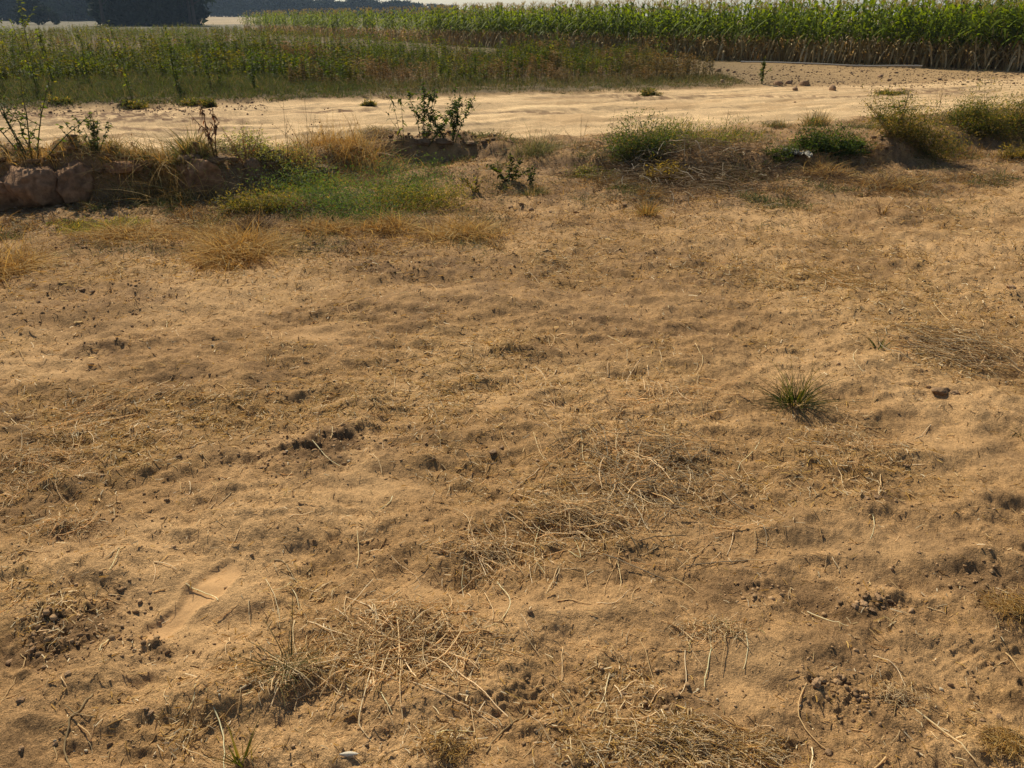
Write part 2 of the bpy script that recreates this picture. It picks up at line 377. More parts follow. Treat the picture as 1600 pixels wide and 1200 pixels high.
def ico(sub):
    b = bmesh.new(); bmesh.ops.create_icosphere(b, subdivisions=sub, radius=1)
    V = np.array([v.co[:] for v in b.verts]); F = np.array([[v.index for v in f.verts] for f in b.faces]); b.free(); return V, F
ICO = {k: ico(k) for k in (1, 2, 3, 4)}
def facet(V, seed, k=14, lo=.55, hi=.85):
    rs = np.random.default_rng(seed); N = nrm(rs.normal(size=(k, 3))); V = V.copy()
    for n_, d_ in zip(N, rs.uniform(lo, hi, k)): V -= np.maximum(V @ n_ - d_, 0)[:, None] * n_
    return V
def lump(sub, sx, sy, sz, rough, seed, freq=1.6, flat=0):
    V, F = ICO[sub]; V = facet(V, seed, 12 + sub * 2, .5, .85) * 1.15
    q = fbm(V[:, 0] * freq + V[:, 2] * 1.7 * freq + seed, V[:, 1] * freq - V[:, 2] * 1.3 * freq + seed * .7, 3, seed, .6)
    q2 = perlin(V[:, 2] * 2.2 * freq + seed, V[:, 0] * freq, seed + 5)
    V *= (1 + rough * q + rough * .5 * q2)[:, None]
    if flat: V[:, 2] = np.maximum(V[:, 2], -flat)
    return V * np.array([sx, sy, sz]), F, q
# ------------------------------------------------------------------ ground, road, stubble field
def build_ground():
    NA = 820
    a = np.concatenate([np.radians(np.linspace(-180, -43, 28))[:-1], np.radians(np.linspace(-43, 43, NA)), np.radians(np.linspace(43, 180, 28))[1:-1]])
    r = np.concatenate([[.02, .2, .4, .6, .75], np.exp(np.linspace(math.log(.88), math.log(4.2), 390))[:-1], np.exp(np.linspace(math.log(4.2), math.log(30), 300))[:-1],
                        np.exp(np.linspace(math.log(30), math.log(1500), 70))])
    R, A = np.meshgrid(r, a, indexing='ij'); X = R * np.sin(A); Y = R * np.cos(A)
    nr, na = X.shape
    X = X.ravel(); Y = Y.ravel()
    h, m = fields(X, Y)
    c = lambda *v: np.array(v)
    SAND, PALE, DARK, CHAFF = c(.380, .225, .098), c(.52, .322, .148), c(.185, .108, .050), c(.310, .184, .058)
    ROAD, FARS, FIELD, WEEDG = c(.68, .47, .245), c(.36, .235, .110), c(.36, .27, .15), c(.12, .09, .045)
    def mix(a_, b_, t): t = np.clip(t, 0, 1)[:, None]; return a_ * (1 - t) + b_ * t
    col = np.tile(SAND, (len(X), 1))
    n1 = fbm(X * .8, Y * .8, 4, 80); n2 = fbm(X * 5, Y * 5, 3, 84); n3 = fbm(X * 20, Y * 20, 2, 88)
    col = mix(col, PALE, .85 * sst(-.05, .45, n1) + .25 * n2)
    ch = chaff_mask(X, Y, m)
    col = mix(col, CHAFF, .65 * ch * (.7 + .6 * n3))
    col = mix(col, DARK, .95 * np.clip(m['clod'] + .6 * sst(.12, .6, -n1 + .4 * n2), 0, 1) * sst(-.35, .35, n2 + .5 * n3))
    col = mix(col, PALE * .97, .6 * m['smooth'])
    col = mix(col, PALE * c(1.0, .97, .96), m['foot'] * .7)
    # pale sandy pockets of the middle distance
    col = mix(col, PALE * 1.05, sst(3.6, 6.5, m['R']) * (1 - ch * .6) * .75 * sst(-.2, .5, n2 + n1))
    col = mix(col, DARK * 1.15, m['berm'] * .55 * sst(-.3, .4, n2))
    col = mix(col, c(.25, .155, .082), m['band'] * .62 * sst(-.5, .35, n2 + .6 * n1))
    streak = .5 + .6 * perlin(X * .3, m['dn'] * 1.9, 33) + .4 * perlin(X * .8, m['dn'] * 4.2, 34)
    col = mix(col, ROAD * (1 + .42 * (streak[:, None] - .5)) * (1 - .58 * sst(.20, .40, perlin(X * .35 + 3, m['dn'] * 2.6, 43))[:, None] * (.6 + .5 * n2[:, None])), m['road'])  # thin dark bands: shadows of the wheel ruts put into the road colour
    col = mix(col, PALE * .8, m['road'] * .5 * sst(.55, .9, fbm(X * .5, m['dn'] * 3, 3, 39) + .4))
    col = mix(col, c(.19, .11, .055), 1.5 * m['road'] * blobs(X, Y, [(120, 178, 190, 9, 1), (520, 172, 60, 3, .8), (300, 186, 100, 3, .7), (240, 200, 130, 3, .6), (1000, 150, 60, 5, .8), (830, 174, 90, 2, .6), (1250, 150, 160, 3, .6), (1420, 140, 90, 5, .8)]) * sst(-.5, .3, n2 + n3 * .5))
    weedy = m['far'] * (1 - sst(2.0, 9.0, X - .25 * (Y - 18)) )
    col = mix(col, FARS * (1 + .25 * n2[:, None]), m['far'])
    col = mix(col, WEEDG, weedy * .9)
    de, _ = polydist(X, Y, maize_edge[::-1])
    col = mix(col, WEEDG * .9, m['far'] * sst(.4, 1.2, de))
    col = mix(col, c(.15, .13, .075), sst(80, 100, m['R']))
    col = mix(col, c(.17, .145, .09), sst(170, 190, m['R']))
    col = mix(col, FIELD * (1 + .15 * fbm(X * .05, Y * .2, 3, 90)[:, None]), sst(205, 215, m['R'] + 6 * fbm(X * .03, Y * .03, 2, 91)) * sst(-25, 0, X + .39 * Y))
    col = np.clip(col, .01, .8); col = np.hstack([col, (1 - .75 * m['foot'] - .35 * m['smooth'] * (1 - m['foot']))[:, None]])
    idx = np.arange(nr * na).reshape(nr, na)
    a0, a1 = idx[:-1], idx[1:]
    nx = lambda z: np.roll(z, -1, axis=1)
    F = np.stack([a0, nx(a0), nx(a1), a1], -1).reshape(-1, 4)[:, ::-1]
    V = np.stack([X, Y, h], -1)
    # centre fan
    ctr = len(V); V = np.vstack([V, [[0, 0, float(h[:na].mean())]]]); col = np.vstack([col, col[:1]])
    fan = np.stack([np.full(na, ctr), nx(idx[:1])[0], idx[0]], -1)
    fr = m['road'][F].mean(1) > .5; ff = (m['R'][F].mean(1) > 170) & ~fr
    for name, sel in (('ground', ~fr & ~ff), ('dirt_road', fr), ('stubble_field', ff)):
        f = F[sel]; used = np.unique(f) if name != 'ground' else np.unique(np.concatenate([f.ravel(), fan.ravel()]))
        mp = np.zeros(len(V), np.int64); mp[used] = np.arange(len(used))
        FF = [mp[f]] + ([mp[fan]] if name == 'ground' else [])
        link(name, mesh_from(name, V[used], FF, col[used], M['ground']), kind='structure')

CH_ON = [(250, 640, 260, 50, .9), (420, 650, 150, 40, .8), (720, 570, 170, 75, 1.0), (110, 720, 170, 80, .8), (1440, 480, 220, 50, .8),
         (1480, 550, 120, 45, 1.0), (1000, 740, 190, 110, .9), (620, 1010, 230, 80, .6), (770, 870, 110, 50, .7), (1080, 1160, 190, 45, 1.3),
         (1330, 700, 130, 50, .8), (1110, 985, 70, 25, .6), (1000, 600, 150, 50, .6), (60, 960, 90, 50, .6), (440, 1050, 90, 40, .8),
         (1400, 1080, 70, 25, .6), (1590, 930, 50, 40, .9), (300, 1140, 80, 40, .6), (150, 350, 200, 25, .6), (500, 360, 300, 30, .6),
         (1100, 400, 350, 40, .5), (350, 420, 350, 25, .7), (1560, 1160, 60, 50, 1), (1300, 440, 150, 20, .7), (700, 1170, 60, 30, 1)]
CH_OFF = [(300, 935, 110, 80, 1), (1160, 1045, 110, 80, 1), (1380, 870, 220, 80, .8), (490, 520, 45, 16, 1), (560, 770, 120, 28, .9),
          (900, 960, 130, 50, .7), (1500, 690, 110, 70, .6), (520, 690, 120, 30, .8), (1450, 1010, 100, 50, .8)]
def chaff_mask(X, Y, m):
    b = blobs(X, Y, CH_ON, 1.2) + .55 * sst(.0, .55, fbm(X * 1.6, Y * 1.6, 3, 95)) + .25 * sst(3.5, 6, m['R'])
    b = b - blobs(X, Y, CH_OFF, 1.5) - .9 * m['foot']
    return np.clip(b * (.75 + .5 * fbm(X * 9, Y * 9, 2, 97)), 0, 1.3) * (1 - m['road']) * (1 - m['far'])

build_ground()

# ------------------------------------------------------------------ air
def haze_box():
    b = bmesh.new(); bmesh.ops.create_cube(b, size=1.0); me = bpy.data.meshes.new('haze'); 
    bmesh.ops.scale(b, vec=(3200, 3200, 28.0), verts=b.verts); bmesh.ops.translate(b, vec=(0, 0, 6.5), verts=b.verts)
    b.to_mesh(me); b.free()
    m, t, N, Lk = new_mat('haze_air'); v = N('ShaderNodeVolumePrincipled'); v.inputs['Density'].default_value = 0.00026
    v.inputs['Color'].default_value = (.55, .75, 1.0, 1); v.inputs['Anisotropy'].default_value = .2
    o = N('ShaderNodeOutputMaterial'); Lk(v.outputs[0], o.inputs['Volume']); me.materials.append(m)
    link('haze', me, kind='stuff')
haze_box()

# ------------------------------------------------------------------ trees
def tree_template(kind, seed, hgt, detail):
    """crown and trunk meshes, base at the origin"""
    rs = np.random.default_rng(seed)
    tr = MB(); m = 8; z = np.linspace(0, hgt * .72, m)
    bx = np.cumsum(rs.normal(0, .05 * hgt / m, m)) * .6; by = np.cumsum(rs.normal(0, .04 * hgt / m, m)) * .5
    P = np.stack([bx - bx[0], by - by[0], z - .3], -1)
    tr.add(*tubes(P, .028 * hgt, .010 * hgt, (.07, .05, .04), 8))
    cl = []
    nl = {'pine': 7, 'round': 10, 'bushy': 12}[kind]
    for i in range(nl):
        t0 = rs.uniform(.5 if kind == 'pine' else .18, .98); p0 = P[int(t0 * (m - 1))]
        a = rs.uniform(0, 2 * np.pi); reach = hgt * rs.uniform(.12, .26) * (1 if kind != 'round' else .8)
        e = p0 + np.array([math.cos(a) * reach, math.sin(a) * reach, hgt * rs.uniform(.06, .2)])
        mid = (p0 + e) / 2 + np.array([0, 0, -.02 * hgt])
        tr.add(*tubes(np.array([p0, mid, e]), .010 * hgt, .003 * hgt, (.07, .05, .04), 5)); cl.append(e)
    top = P[-1]; cl += [top + np.array([rs.normal(0, .05), rs.normal(0, .05), .1]) * hgt for _ in range(3)]
    cl = np.array(cl)
    if kind == 'bushy': cl = np.vstack([cl, np.stack([rs.normal(0, .17, 14), rs.normal(0, .17, 14), rs.uniform(.06, .6, 14)], -1) * hgt])
    n = detail
    k = rs.integers(0, len(cl), n); rad = hgt * rs.uniform(.09, .17, len(cl))
    d = nrm(rs.normal(size=(n, 3))); rr = rs.uniform(0, 1, n) ** .4
    P0 = cl[k] + d * (rad[k] * rr)[:, None] * np.array([1.15, 1.15, .68])
    P0[:, 2] = np.where(P0[:, 2] < .04 * hgt, rs.uniform(.02, .4, n) * hgt, P0[:, 2])
    shade = np.where(k % 3 == 0, 1.5, .75)[:, None] * rs.uniform(.75, 1.2, (n, 1))
    c = np.array({'pine': (.024, .038, .018), 'round': (.018, .030, .016), 'bushy': (.017, .027, .016)}[kind]) * shade
    s = hgt * rs.uniform(.03, .06, n)
    cr = MB(); cr.add(*diamonds(P0, nrm(rs.normal(size=(n, 3))), s * 1.8, s * 1.1, rs.normal(0, .3, (n, 3)), c, up=nrm(rs.normal(size=(n, 3)))))
    return tr.mesh('trunk', M['bark']), cr.mesh('crown', M['crown'])

tree_lib = {}
def tree(x_px, dist, hgt, kind, seed, detail, label, group=None, base=None, sx=1.0):
    key = (kind, seed, detail)
    if key not in tree_lib: tree_lib[key] = tree_template(kind, seed, 10.0, detail)
    a = math.atan((x_px - 800) / FPX * CP); x, y = dist * math.sin(a), dist * math.cos(a)
    e = link({'pine': 'pine_tree', 'round': 'broadleaf_tree', 'bushy': 'bushy_tree'}[kind], None, loc=(x, y, H1(x, y) - .1), rz=float(U(0, 6.28)),
             label=label, category='tree', group=group)
    s = hgt / 10.0; e.scale = (s * sx, s * sx, s)
    link('trunk', tree_lib[key][0], e); link('crown', tree_lib[key][1], e)

# the dark stand on the left
stand = [(182, 190, 12, 'bushy', 11), (196, 182, 15, 'bushy', 12), (212, 190, 16, 'bushy', 13), (226, 180, 14, 'bushy', 14), (242, 186, 17, 'bushy', 11),
         (256, 180, 15, 'bushy', 13), (269, 188, 16, 'bushy', 12), (281, 184, 13, 'bushy', 14), (220, 196, 18, 'round', 15), (250, 197, 18, 'round', 16)]
for i, (x, d, h_, k, s) in enumerate(stand):
    tree(x, d, h_, k, s, 4200, 'tall dark tree merging with its neighbours in the dense stand left of the maize', 'trees of the dense dark stand', sx=1.05)
tree(303, 176, 14, 'pine', 21, 2200, 'slender tree with bare dark trunk at the right end of the dense stand')
tree(296, 179, 12.5, 'pine', 22, 2000, 'thinner leaning tree just left of the bare-trunked tree at the stand end')
tree(161, 178, 13, 'pine', 23, 2200, 'umbrella-crowned pine with a bare trunk standing alone left of the dense stand')
tree(58, 215, 7.2, 'bushy', 24, 2400, 'low round dark tree in the open field on the far left', sx=1.5)
tree(86, 214, 2.6, 'bushy', 24, 2400, 'small bush at the right foot of the low round dark tree')
for i, x in enumerate(np.arange(-60, 200, 10)):
    tree(x + U(-4, 4), U(290, 320), U(13, 19), ('bushy', 'round', 'bushy')[i % 3], 31 + i % 4, 1800, 'hazy blue-green tree in the wood behind the low round tree', 'trees of the wood at the far left', sx=1.35)
tops = [(318, 4), (330, 3), (342, 0), (353, 2), (366, 4), (378, 2), (390, 3), (402, 4), (412, 2), (424, 1), (436, 0), (450, 0), (463, 5), (475, 2), (487, 6), (500, 5), (513, 4),
        (526, 6), (537, 8), (549, 2), (562, 1), (574, 2), (585, 5), (596, 8), (607, 6), (618, 4), (630, 5), (641, 7), (652, 8), (672, 9), (688, 11), (704, 11), (740, 12)]
for i, (x, y) in enumerate(tops):
    for dd in (430, 446):
        hh = (28 - y) / 1473 * dd + .8 + U(0, .8)
        tree(x + (5 if dd > 440 else 0), dd, hh + 1.2, 'bushy', 41 + i % 5, 1100, 'distant hazy tree in the tree line on the horizon behind the maize', 'trees of the distant tree line', sx=1.5)

# ------------------------------------------------------------------ maize
def maize_template(seed, hgt, nseg=4, dense=1.0):
    rs = np.random.default_rng(seed); parts = []
    lean = rs.normal(0, .05, 2)
    z = np.linspace(-.03, hgt * .9, 5); P = np.stack([lean[0] * z ** 1.3, lean[1] * z ** 1.3, z], -1)
    st = MB(); st.add(*tubes(P, .013, .006, (.16, .17, .06), 5)); parts.append(('stalk', st, 'leaf'))
    n = int(13 * dense); az = rs.uniform(0, 6.28)
    for i in range(n):
        f = (i + .5) / n; zz = hgt * (.10 + .76 * f); a = az + i * math.pi + rs.normal(0, .4)
        el = rs.uniform(.9, 1.25) if f > .75 else rs.uniform(.55, 1.05)
        dry = f < .36 + rs.normal(0, .06)
        L = hgt * (rs.uniform(.30, .42) if f < .8 else rs.uniform(.2, .3)); W = rs.uniform(.06, .095)
        D = np.array([math.cos(a) * math.cos(el), math.sin(a) * math.cos(el), math.sin(el)])
        bend = np.array([D[0] * .35, D[1] * .35, -rs.uniform(.55, 1.15)])
        if dry:
            bend = np.array([D[0] * -.1, D[1] * -.1, -rs.uniform(1.3, 1.8)]); W *= .7
            c = np.array(((.44, .33, .16), (.34, .25, .11), (.54, .44, .26))[rs.integers(3)]) * rs.uniform(.75, 1.1)
        else:
            c = np.array((.105, .160, .012)) * rs.uniform(.7, 1.35) + np.array((.03, .02, 0)) * rs.uniform(0, 1)
        b = MB(); b.add(*ribbons(np.array([lean[0] * zz, lean[1] * zz, zz]), D, L, W, bend, c, nseg, 'maize', up=np.array([-D[1], D[0], .05]) if False else np.array([-D[0] * D[2], -D[1] * D[2], 1.0])))
        parts.append(('dry_leaf' if dry else 'leaf', b, 'dryleaf' if dry else 'leaf'))
    b = MB(); k = 7; a = rs.uniform(0, 6.28, k); e = rs.uniform(.9, 1.5, k)
    D = np.stack([np.cos(a) * np.cos(e), np.sin(a) * np.cos(e), np.sin(e)], -1)
    b.add(*ribbons(np.tile(P[-1], (k, 1)), D, rs.uniform(.12, .24, k), .012, np.stack([D[:, 0] * .4, D[:, 1] * .4, -.2 + 0 * e], -1), (.36, .31, .12), 2, 'straw'))
    parts.append(('tassel', b, 'dryleaf'))
    b = MB(); V, F, _ = lump(1, .022, .022, .10, .05, seed); a = rs.uniform(0, 6.28)
    b.add(V + np.array([math.cos(a) * .035, math.sin(a) * .035, hgt * .48]), F, (.30, .30, .12)); parts.append(('ear', b, 'leaf'))
    return parts

def along(pts, s):
    d = [math.dist(pts[i], pts[i + 1]) for i in range(len(pts) - 1)]; c = np.concatenate([[0], np.cumsum(d)])
    x = np.interp(s, c, [p[0] for p in pts]); y = np.interp(s, c, [p[1] for p in pts])
    i = np.clip(np.searchsorted(c, s, side='right') - 1, 0, len(d) - 1); P = np.array(pts); t = nrm(P[1:] - P[:-1])[i]
    return x, y, np.stack([t[:, 1], -t[:, 0]], -1), c[-1]      # point, normal to the far side
def maize():
    tpl = [maize_template(100 + i, 2.0) for i in range(6)]
    meshes = [[(n, b.mesh(n, M[m_])) for n, b, m_ in t] for t in tpl]
    _, _, _, LT = along(maize_edge, np.array([0.0]))
    pts = []
    for row in range(11):
        s = np.arange(4, LT, .21); s = s + RNG.normal(0, .03, len(s))
        x, y, nn, _ = along(maize_edge, s)
        off = row * .62 + RNG.normal(0, .09, len(s))
        px, py = x + nn[:, 0] * off, y + nn[:, 1] * off; r = np.hypot(px, py)
        far_thin = np.where(r > 55, .42, 1.0) * np.where(row > 6, .6, 1)
        keep = (RNG.uniform(size=len(s)) < far_thin * (.9 if row else .97)) & (px < 32) & ~((row > 7) & (r > 60))
        pts.append(np.stack([px, py, r, np.full(len(s), row)], -1)[keep])
    pts = np.concatenate(pts)
    vis = np.abs(pts[:, 0] / pts[:, 1]) < .735
    key = np.where(vis, pts[:, 2] + pts[:, 3] * 6, 1e6); order = np.argsort(key)
    first, rest = order[:300], order[300:]
    z = H(pts[:, 0], pts[:, 1])
    lab = 'tall green maize plant with dry straw-coloured lower leaves standing in the front rows'
    grp = 'maize plants along the front edge of the field'
    for q, i in enumerate(first):
        k = int(RNG.integers(6)); e = link('maize_plant', None, loc=(pts[i, 0], pts[i, 1], z[i]), rz=float(U(0, 6.28)), label=lab, category='maize plant', group=grp)
        s = float(U(.92, 1.18)); e.scale = (s * 1.05, s * 1.05, s)
        for n, me in meshes[k]:
            o = bpy.data.objects.new(n, me); COL.objects.link(o); o.parent = e
    big = [MB() for _ in range(3)]
    for k in range(6):
        sel = rest[k::6]
        for n, b, m_ in tpl[k] if k < 6 else []:
            if n == 'ear': continue
            tgt = 0 if m_ == 'leaf' else 1
            d = b.data(); rs_ = np.random.default_rng(900 + k)
            cm = 1 + rs_.normal(0, .14, (len(sel), 1)) * np.ones((1, 3)); cm[:, 0] *= 1 + rs_.uniform(-.05, .2, len(sel)) * .6
            stamp(big[tgt], d, np.stack([pts[sel, 0], pts[sel, 1], z[sel]], -1), rs_.uniform(0, 6.28, len(sel)), rs_.uniform(.86, 1.17, len(sel)), cmul=cm)
    e = link('maize_field', None, loc=(0, 0, 0), label='green maize field filling the back of the scene behind its front rows', category='maize field', kind='stuff')
    big[0].build('green_foliage', M['leaf'], e, kind='stuff'); big[1].build('dry_foliage', M['dryleaf'], e, kind='stuff')
maize()

# ------------------------------------------------------------------ the weedy strip beyond the road
def weed_tpl(seed, hgt, nst, nl, ll, lw, c, spread=.16, stemc=(.10, .11, .04), drop=.3):
    rs = np.random.default_rng(seed); b = MB(); 
    for s in range(nst):
        a = rs.uniform(0, 6.28); ln = rs.uniform(0, spread); h_ = hgt * rs.uniform(.7, 1.0); t = np.linspace(0, 1, 4)
        P = np.stack([math.cos(a) * ln * t ** 1.3 * hgt, math.sin(a) * ln * t ** 1.3 * hgt, t * h_ - .02], -1)
        b.add(*tubes(P, .006, .002, stemc, 3))
        f = rs.uniform(.04, 1.0, nl) ** .85; px = np.interp(f, t, P[:, 0]); py = np.interp(f, t, P[:, 1]); pz = np.interp(f, t, P[:, 2])
        aa = rs.uniform(0, 6.28, nl); el = rs.uniform(-.2, .9, nl)
        D = np.stack([np.cos(aa) * np.cos(el), np.sin(aa) * np.cos(el), np.sin(el)], -1)
        off = rs.uniform(.0, .10, nl)[:, None] * hgt * (1.1 - f)[:, None]
        cc = np.array(c) * rs.uniform(.65, 1.35, (nl, 1))
        b.add(*diamonds(np.stack([px, py, pz], -1) + D * off, D, ll * rs.uniform(.6, 1.2, nl), lw * 1.15 * rs.uniform(.7, 1.2, nl), np.stack([0 * f, 0 * f, -drop * np.ones(nl)], -1), cc))
    return b.data()

def scatter_region(n, fx, lim):
    """random points beyond the road"""
    X = U(lim[0], lim[1], n); Y = U(lim[2], lim[3], n)
    df, _ = polydist(X, Y, road_far); de, _ = polydist(X, Y, maize_edge[::-1])
    return X, Y, df, de
def weeds():
    greens = [weed_tpl(200 + i, .85, 3, 17, .085, .030, c) for i, c in enumerate(((.070, .096, .007), (.098, .110, .009), (.044, .066, .009), (.125, .114, .014)))]
    browns = [weed_tpl(210 + i, .75, 3, 16, .09, .026, c, stemc=(.16, .13, .06)) for i, c in enumerate(((.17, .13, .045), (.13, .11, .04), (.25, .20, .10)))]
    fgreens = [weed_tpl(220 + i, .85, 2, 9, .13, .05, g[2][-1] / np.array(1.0)) for i, g in enumerate(greens)]
    G_, B_ = MB(), MB()
    def put(mb, tpls, X, Y, hs, cm):
        z = H(X, Y)
        for k, t in enumerate(tpls):
            s = slice(k, None, len(tpls)); n = len(X[s])
            if n: stamp(mb, t, np.stack([X[s], Y[s], z[s]], -1), U(0, 6.28, n), np.stack([hs[s] ** .5, hs[s] ** .5, hs[s]], -1), cmul=cm[s])
    for n, lim in ((11500, (-19, 12, 15, 32)), (9000, (-52, 6, 30, 100))):
        X, Y, df, de = scatter_region(n, None, lim)
        patch = fbm(X * .25, Y * .25, 3, 300); pb = fbm(X * .5 + 9, Y * .4, 2, 310)
        rightlim = sst(7.2, 3.2, X - .0 * Y) 
        gz = 1.4 + 3.6 * sst(-3.5, -7, X)
        ok = (df > gz + .9 * np.abs(patch)) & (de < -.8) & (U(0, 1, n) < .35 + .65 * rightlim) & (X < 5.2 + .5 * patch) & (np.abs(X) < .78 * Y + 2)
        brown = (pb + .22 * (X > -7) - .35 * (df > 5) + .25 * (de > -3.0) + .18 * sst(-2, 4, X) > .2)
        hs = .9 * np.clip(.75 + .6 * patch + .25 * pb + RNG.normal(0, .16, n), .3, 1.5) * np.where(df < 2.6, .6, 1) * np.where(X > 2, .8, 1)
        hue = np.stack([1 + .25 * pb + .1 * (X < -12), 1 + .1 * patch, np.ones(n)], -1) * (1 + .2 * RNG.normal(size=(n, 1)) * .6)
        hue = np.clip(hue, .5, 1.8)
        s = ok & ~brown; put(G_, greens if lim[2] < 20 else fgreens, X[s], Y[s], hs[s], hue[s])
        s = ok & brown & (U(0, 1, n) < .8); put(B_, browns, X[s], Y[s], hs[s] * .85, hue[s])
    G_.build('green_weeds', M['leaf'], kind='stuff', label='dense green weeds filling the strip between the road and the maize', category='weeds')
    B_.build('brown_weeds', M['dryleaf'], kind='stuff', label='dry brown weeds mixed into the green ones beyond the road', category='dry weeds')
    # grey-green grass on the far verge
    X, Y, df, de = scatter_region(70000, None, (-26, 9, 11, 30))
    pat = fbm(X * .6, Y * .6, 3, 320)
    ok = (df > .10 + .25 * pat) & (df < 3.0 + 5.5 * sst(-3, -7, X)) & (X < 5.6) & (U(0, 1, len(X)) < 1.25 - .10 * df) & (np.abs(X) < .75 * Y + 1) & (U(0, 1, len(X)) < np.where(X < -3.5, 1, .75))
    X, Y, df = X[ok], Y[ok], df[ok]; n = len(X); z = H(X, Y); kk = 5
    a = U(0, 6.28, n * kk); el = U(.6, 1.5, n * kk); D = np.stack([np.cos(a) * np.cos(el), np.sin(a) * np.cos(el), np.sin(el)], -1)
    P = np.repeat(np.stack([X, Y, z - .01], -1), kk, 0) + np.stack([RNG.normal(0, .07, n * kk), RNG.normal(0, .07, n * kk), 0 * a], -1)
    hh = np.repeat(.22 + .16 * sst(.3, 2, df) + .12 * sst(2, 5, df) - .10 * sst(-4, 1, X), kk) * U(.5, 1.25, n * kk)
    base = np.where((U(0, 1, n * kk) < np.where(np.repeat(X, kk) < -3, .25, .6))[:, None], (.175, .145, .065), (.085, .110, .028)) * U(.7, 1.3, (n * kk, 1))
    b = MB(); b.add(*ribbons(P, D, hh, .011, np.stack([D[:, 0] * .4, D[:, 1] * .4, -.45 + 0 * a], -1), base, 2, 'blade'))
    b.build('verge_grass', M['straw'], kind='stuff', label='grey-green grass fringe along the far edge of the dirt road', category='grass')
weeds()
# ------------------------------------------------------------------ things standing out beyond the road
def hitz(x, y):
    """spot on the built surface under a sight line: walk down the line until the terrain is met"""
    lo, hi = G(x, y, .6), G(x, y, -.1)
    t = np.linspace(0, 1, 160); X = lo[0] + (hi[0] - lo[0]) * t; Y = lo[1] + (hi[1] - lo[1]) * t; Z = .6 - .7 * t
    h = H(X, Y); k = int(np.argmax(h >= Z)) if (h >= Z).any() else 159
    return float(X[k]), float(Y[k]), float(h[k])

def weed(name, x, y, top, label, cat, seed, nst=4, nl=30, ll=.05, lw=.02, c=(.055, .085, .03), spread=.3, stemc=(.13, .13, .06), sw=.006, leafmat='leaf',
         droop=.35, branch=0, base=None, group=None, width=None, leafname='foliage', lowest=.15, lean=0.0):
    """upright leafy plant: stems are parts, the small leaves one joined part"""
    rs = np.random.default_rng(seed)
    X, Y, Z = base or hitz(x, y)
    r = math.hypot(X, Y); e = link(name, None, loc=(X, Y, Z), label=label, category=cat, group=group)
    hgt = (y - top) / 1202 * (Y * CP + (CAMH - Z) * SP) / CP ** 1 * 1.02 if top is not None else .4
    fol = MB()
    for s in range(nst):
        fr = 1.0 if s == 0 else rs.uniform(.55, .98); h_ = hgt * fr
        a = rs.uniform(0, 6.28); wx = (width or hgt * spread) * (rs.uniform(-1, 1) if s else .1)
        t = np.linspace(0, 1, 6); wob = np.cumsum(rs.normal(0, .02, 6)) * hgt
        P = np.stack([wx * .15 + (wx + lean * hgt) * t ** 1.2 + wob * .5, rs.uniform(-.4, .4) * abs(wx) * t + np.cumsum(rs.normal(0, .015, 6)) * hgt, t * h_ - .03], -1)
        st = MB(); st.add(*tubes(P, sw, sw * .35, stemc, 5))
        lines = [(P, nl, .0)]
        for q in range(branch):
            f0 = rs.uniform(.25, .85); p0 = np.array([np.interp(f0, t, P[:, i]) for i in range(3)]); a = rs.uniform(0, 6.28); bl = h_ * (1.05 - f0) * rs.uniform(.35, .7)
            d = np.array([math.cos(a), math.sin(a) * .8, rs.uniform(.7, 1.5)]); d = d / np.linalg.norm(d)
            Q = np.stack([p0, p0 + d * bl * .5 + np.array([0, 0, -.01]), p0 + d * bl + np.array([0, 0, .05 * bl])]); st.add(*tubes(Q, sw * .5, sw * .2, stemc, 4)); lines.append((Q, max(3, nl // 3), 0))
        st.build('stem', M['straw'], e)
        for Q, n, _ in lines:
            if n <= 0: continue
            f = rs.uniform(lowest, 1.0, n) if Q is P else rs.uniform(.1, 1, n); tt = np.linspace(0, 1, len(Q))
            p = np.stack([np.interp(f, tt, Q[:, i]) for i in range(3)], -1)
            aa = rs.uniform(0, 6.28, n); el = rs.uniform(-.3, .9, n)
            D = np.stack([np.cos(aa) * np.cos(el), np.sin(aa) * np.cos(el), np.sin(el)], -1)
            cc = np.array(c) * rs.uniform(.6, 1.45, (n, 1)) * np.where(rs.uniform(size=(n, 1)) < .08, (2.2, 1.5, 1.0), (1, 1, 1))
            fol.add(*ribbons(p, D, ll * rs.uniform(.55, 1.25, n), lw * rs.uniform(.7, 1.2, n), np.stack([0 * f, 0 * f, -droop * rs.uniform(.5, 1.6, n)], -1), cc, 3, 'leaf'))
    if fol.n: fol.build(leafname, M[leafmat], e, kind='stuff')
    return e

